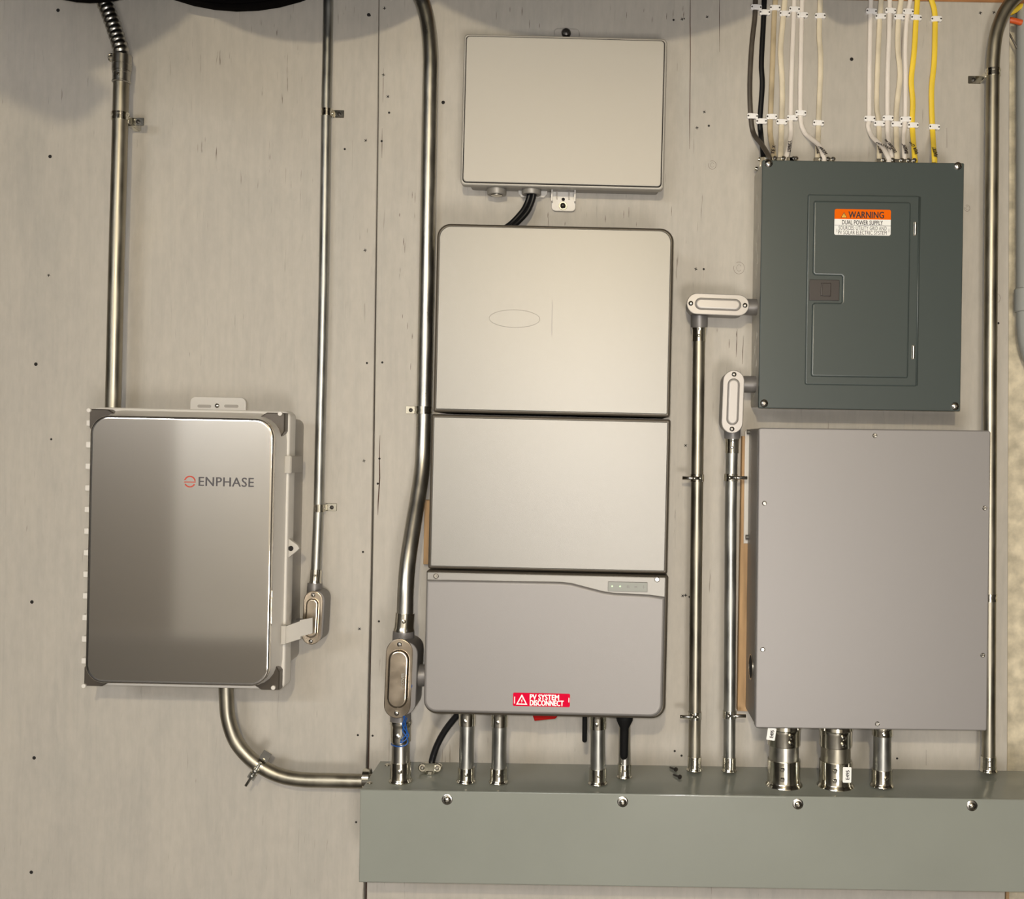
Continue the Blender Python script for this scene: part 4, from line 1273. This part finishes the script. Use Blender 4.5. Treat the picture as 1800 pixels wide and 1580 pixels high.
# ------------------------------------------------------------------ branch cables above the panel
CAB = [
 ('cable_brown', 4.4, [(1329, -40), (1328, 0), (1327, 30), (1321.5, 80), (1318, 150), (1320, 205), (1325, 235), (1339, 254), (1352, 276)], 'dark brown flat cable, first of the left bunch', None),
 ('black_cable', 4.6, [(1344, -40), (1343.5, 0), (1342, 40), (1338.5, 110), (1340, 150), (1336, 210), (1338, 240), (1342, 278)], 'black flat cable beside the dark brown one', None),
 ('cable_tan', 4.6, [(1364, -40), (1363, 0), (1360.5, 40), (1358, 110), (1354.5, 200), (1354, 235), (1361, 278)], 'stained tan flat cable right of the black one', ('TE X', 1358.5, 264, 22, 6, 75)),
 ('cable_cream', 4.8, [(1381, -40), (1379.5, 0), (1376, 40), (1372, 90), (1375, 150), (1374, 215), (1372, 278)], 'cream flat cable darkened at its top, fourth from the left', None),
 ('cable_white', 4.2, [(1397, -40), (1396, 0), (1394.5, 50), (1391.5, 130), (1390, 208), (1390, 240), (1382, 278)], 'white flat cable lettered LIVING RM', ('LIVING RM', 1387, 256, 34, 6.0, 76)),
 ('cable_white', 4.2, [(1411, -40), (1410, 0), (1408.5, 60), (1407, 195), (1412, 228), (1424, 242), (1440, 256), (1448, 278)], 'white flat cable swerving right across its cream neighbour', ('MA/LM', 1445, 265, 21, 6, -68)),
 ('cable_cream', 4.6, [(1443, -40), (1442, 0), (1440, 60), (1442.5, 110), (1439, 210), (1437, 278)], 'cream flat cable lettered TSIDE', ('TSIDE', 1437, 264, 20, 6.4, 88)),
 ('cable_white', 4.2, [(1532, -40), (1531, 0), (1529.5, 60), (1528.5, 130), (1528, 205), (1526, 222), (1534, 241), (1550, 257), (1562, 278)], 'white flat cable lettered MASTER, first of the right bunch', ('MASTER', 1552, 258, 28, 5.6, -47)),
 ('cable_cream', 4.4, [(1553, -40), (1549, 0), (1546, 40), (1542, 130), (1541, 185), (1545, 220), (1545.5, 278)], 'cream flat cable lettered WEST', ('WEST', 1546, 264, 18, 6.4, 88)),
 ('cable_white', 4.2, [(1564, -40), (1564, 0), (1563, 60), (1560.5, 130), (1560, 205), (1561, 240), (1567.5, 278)], 'white flat cable lettered STAIRS BR', ('DSTAIRS BR', 1564, 257, 34, 5.6, 104)),
 ('cable_cream', 4.6, [(1589, -40), (1584, 0), (1579, 40), (1578, 85), (1582, 130), (1577, 180), (1575, 220), (1577, 278)], 'stained wavy cream cable right of the STAIRS BR cable', None),
 ('cable_white', 4.0, [(1604, -40), (1600, 0), (1594.5, 30), (1591.5, 80), (1592, 140), (1591, 210), (1588.5, 240), (1590, 278)], 'white flat cable left of the yellow ones', ('BASEMT', 1589.5, 262, 24, 6.0, 88)),
 ('cable_yellow', 4.8, [(1613, -40), (1612.5, 0), (1610, 40), (1607, 90), (1602, 140), (1604.5, 180), (1603.5, 220), (1608, 278)], 'yellow flat cable lettered GFI in the right bunch', ('WA GFI', 1605.5, 261, 30, 6.4, 95)),
 ('cable_yellow', 4.8, [(1626, -40), (1636, -5), (1643, 22), (1643.5, 60), (1642, 110), (1637.5, 160), (1639, 222), (1642.5, 278)], 'yellow flat cable standing alone at the far right', ('ANTRY', 1642, 268, 22, 6.6, 88)),
]
def depth_at(y, cross):
    t = min(1.0, max(0.0, (y - 229) / 50.0))
    return .0035 + t * t * (3 - 2 * t) * (.042 + (.013 if cross else 0))
for k, (m, hw, pts, lab, txt) in enumerate(CAB):
    n = len(pts)
    cross = (k in (5, 7, 0))
    fl = spline([Vector((x, y, 0)) for x, y in pts] + [Vector((pts[-1][0], 286, 0))], 7)
    p3 = [P(q.x, q.y, depth_at(q.y, cross)) for q in fl]
    t = thing('branch_cable', lab, 'cable', p3[n // 2], 0, 'flat branch cables above the breaker panel')
    sh = part('sheath', tube(B(), p3, hw * S(.003), .0027, seg=14), m, t, world=True)
    if txt:
        body, px, py, ln, ht, rot = txt
        d = depth_at(py, cross)
        q = MW[t].inverted() @ P(px, py, d)
        bm = text_bm(body, ln * S(d), ht * S(d), 0, 0, 0, rot, .00035)
        for v in bm.verts:
            yy = py - v.co.z / S(d)
            sl = (depth_at(yy + 2, cross) - depth_at(yy - 2, cross)) / (4 * S(d))
            off = .0034 * math.sqrt(1 + sl * sl) + .0012
            v.co = Vector((v.co.x + q.x, q.y - (depth_at(yy, cross) - depth_at(py, cross)) - off + v.co.y, v.co.z + q.z))
        part('lettering', bm, 'ink', t)
# cable clips: bridge over each cable, nailed both sides
def clip_meshes():
    bm = prism(B(), [(x * .001, y * .001) for x, y in ((-9.6, -3.0), (-8.0, -4.7), (8.0, -4.7), (9.6, -3.0), (9.6, 3.0), (8.0, 4.7), (-8.0, 4.7), (-9.6, 3.0))], .0002, .0066, .0008, 2)
    prism(bm, rr(-.0050, .0050, -.0047, .0047, .0008, 2), .001, .0076, .0010, 2)
    a = mesh('saddle', bm, 'clip_white')
    bm = lathe(B(), (0, -.0060, 0), (0, -1, 0), [(0, .0015), (.0010, .0015), (.0013, .0008)], 10)
    return a, mesh('nail', bm, 'dark_screw')
cl_me, nail_me = clip_meshes()
NEI = ['dark brown', 'black', 'stained tan', 'top-darkened cream', 'LIVING RM white', 'swerving white', 'TSIDE cream', 'MASTER white', 'WEST cream', 'STAIRS BR white', 'stained wavy cream', 'white beside yellow', 'GFI yellow', 'lone far-right yellow']
UP = [(1329, 14), (1344, 23), (1362, 15), (1379, 25), (1396, 17.5), (1410, 27.5), (1441, 29), (1531, 21), (1547, 30), (1564.5, 20), (1580, 31), (1595.5, 21.5), (1609.5, 32), (1645, 34.5)]
LO = [(1322.5, 205), (1338, 214), (1356, 206), (1373.5, 215), (1392, 208), (1407, 199.5), (1438, 217), (1528, 209.5), (1545, 218), (1560, 208.5), (1575.5, 219), (1591, 210.5), (1604, 221), (1641.5, 224)]
for row, lst in (('upper', UP), ('lower', LO)):
    for (px, py), nb in zip(lst, NEI):
        q = P(px, py, .002)
        t = thing('cable_clip', row + ' white cable clip on the ' + nb + ' cable', 'clip', (q.x, 0, q.z), random.uniform(-1.5, 3), 'white nailed clips on the branch cables')
        link('saddle', cl_me, t)
        link('nail', nail_me, t, (-.0076, 0, 0))
        link('nail', nail_me, t, (.0076, 0, 0))

# ------------------------------------------------------------------ two loose screws on the wireway
for k, (p0, p1, lab) in enumerate((((1177, 1341), (1188, 1349), 'loose dark screw lying on the wireway, rear one'), ((1183, 1353), (1195, 1361), 'loose dark screw lying on the wireway, front one'))):
    dd = (.015, .055)[k]
    a, b = P(*p0, dd), P(*p1, dd + .018)
    zt = (MW[T] @ Vector((a.x - MW[T].translation.x, 0, TT - .001))).z
    t = thing('loose_screw', lab, 'screw', (a.x, a.y, zt), 0, 'loose screws on the wireway')
    b = Vector((b.x, b.y, zt + .0040)); a = Vector((a.x, a.y, zt + .0022))
    part('shank', lathe(B(), a, b - a, [(0, .0006), (.004, .0020), ((b - a).length, .0021)], 10), 'dark_screw', t, world=True)
    dr = (b - a).normalized()
    part('head', lathe(B(), b - dr * .003, dr, [(0, .002), (.003, .0040), (.0042, .0036)], 14), 'dark_screw', t, world=True)
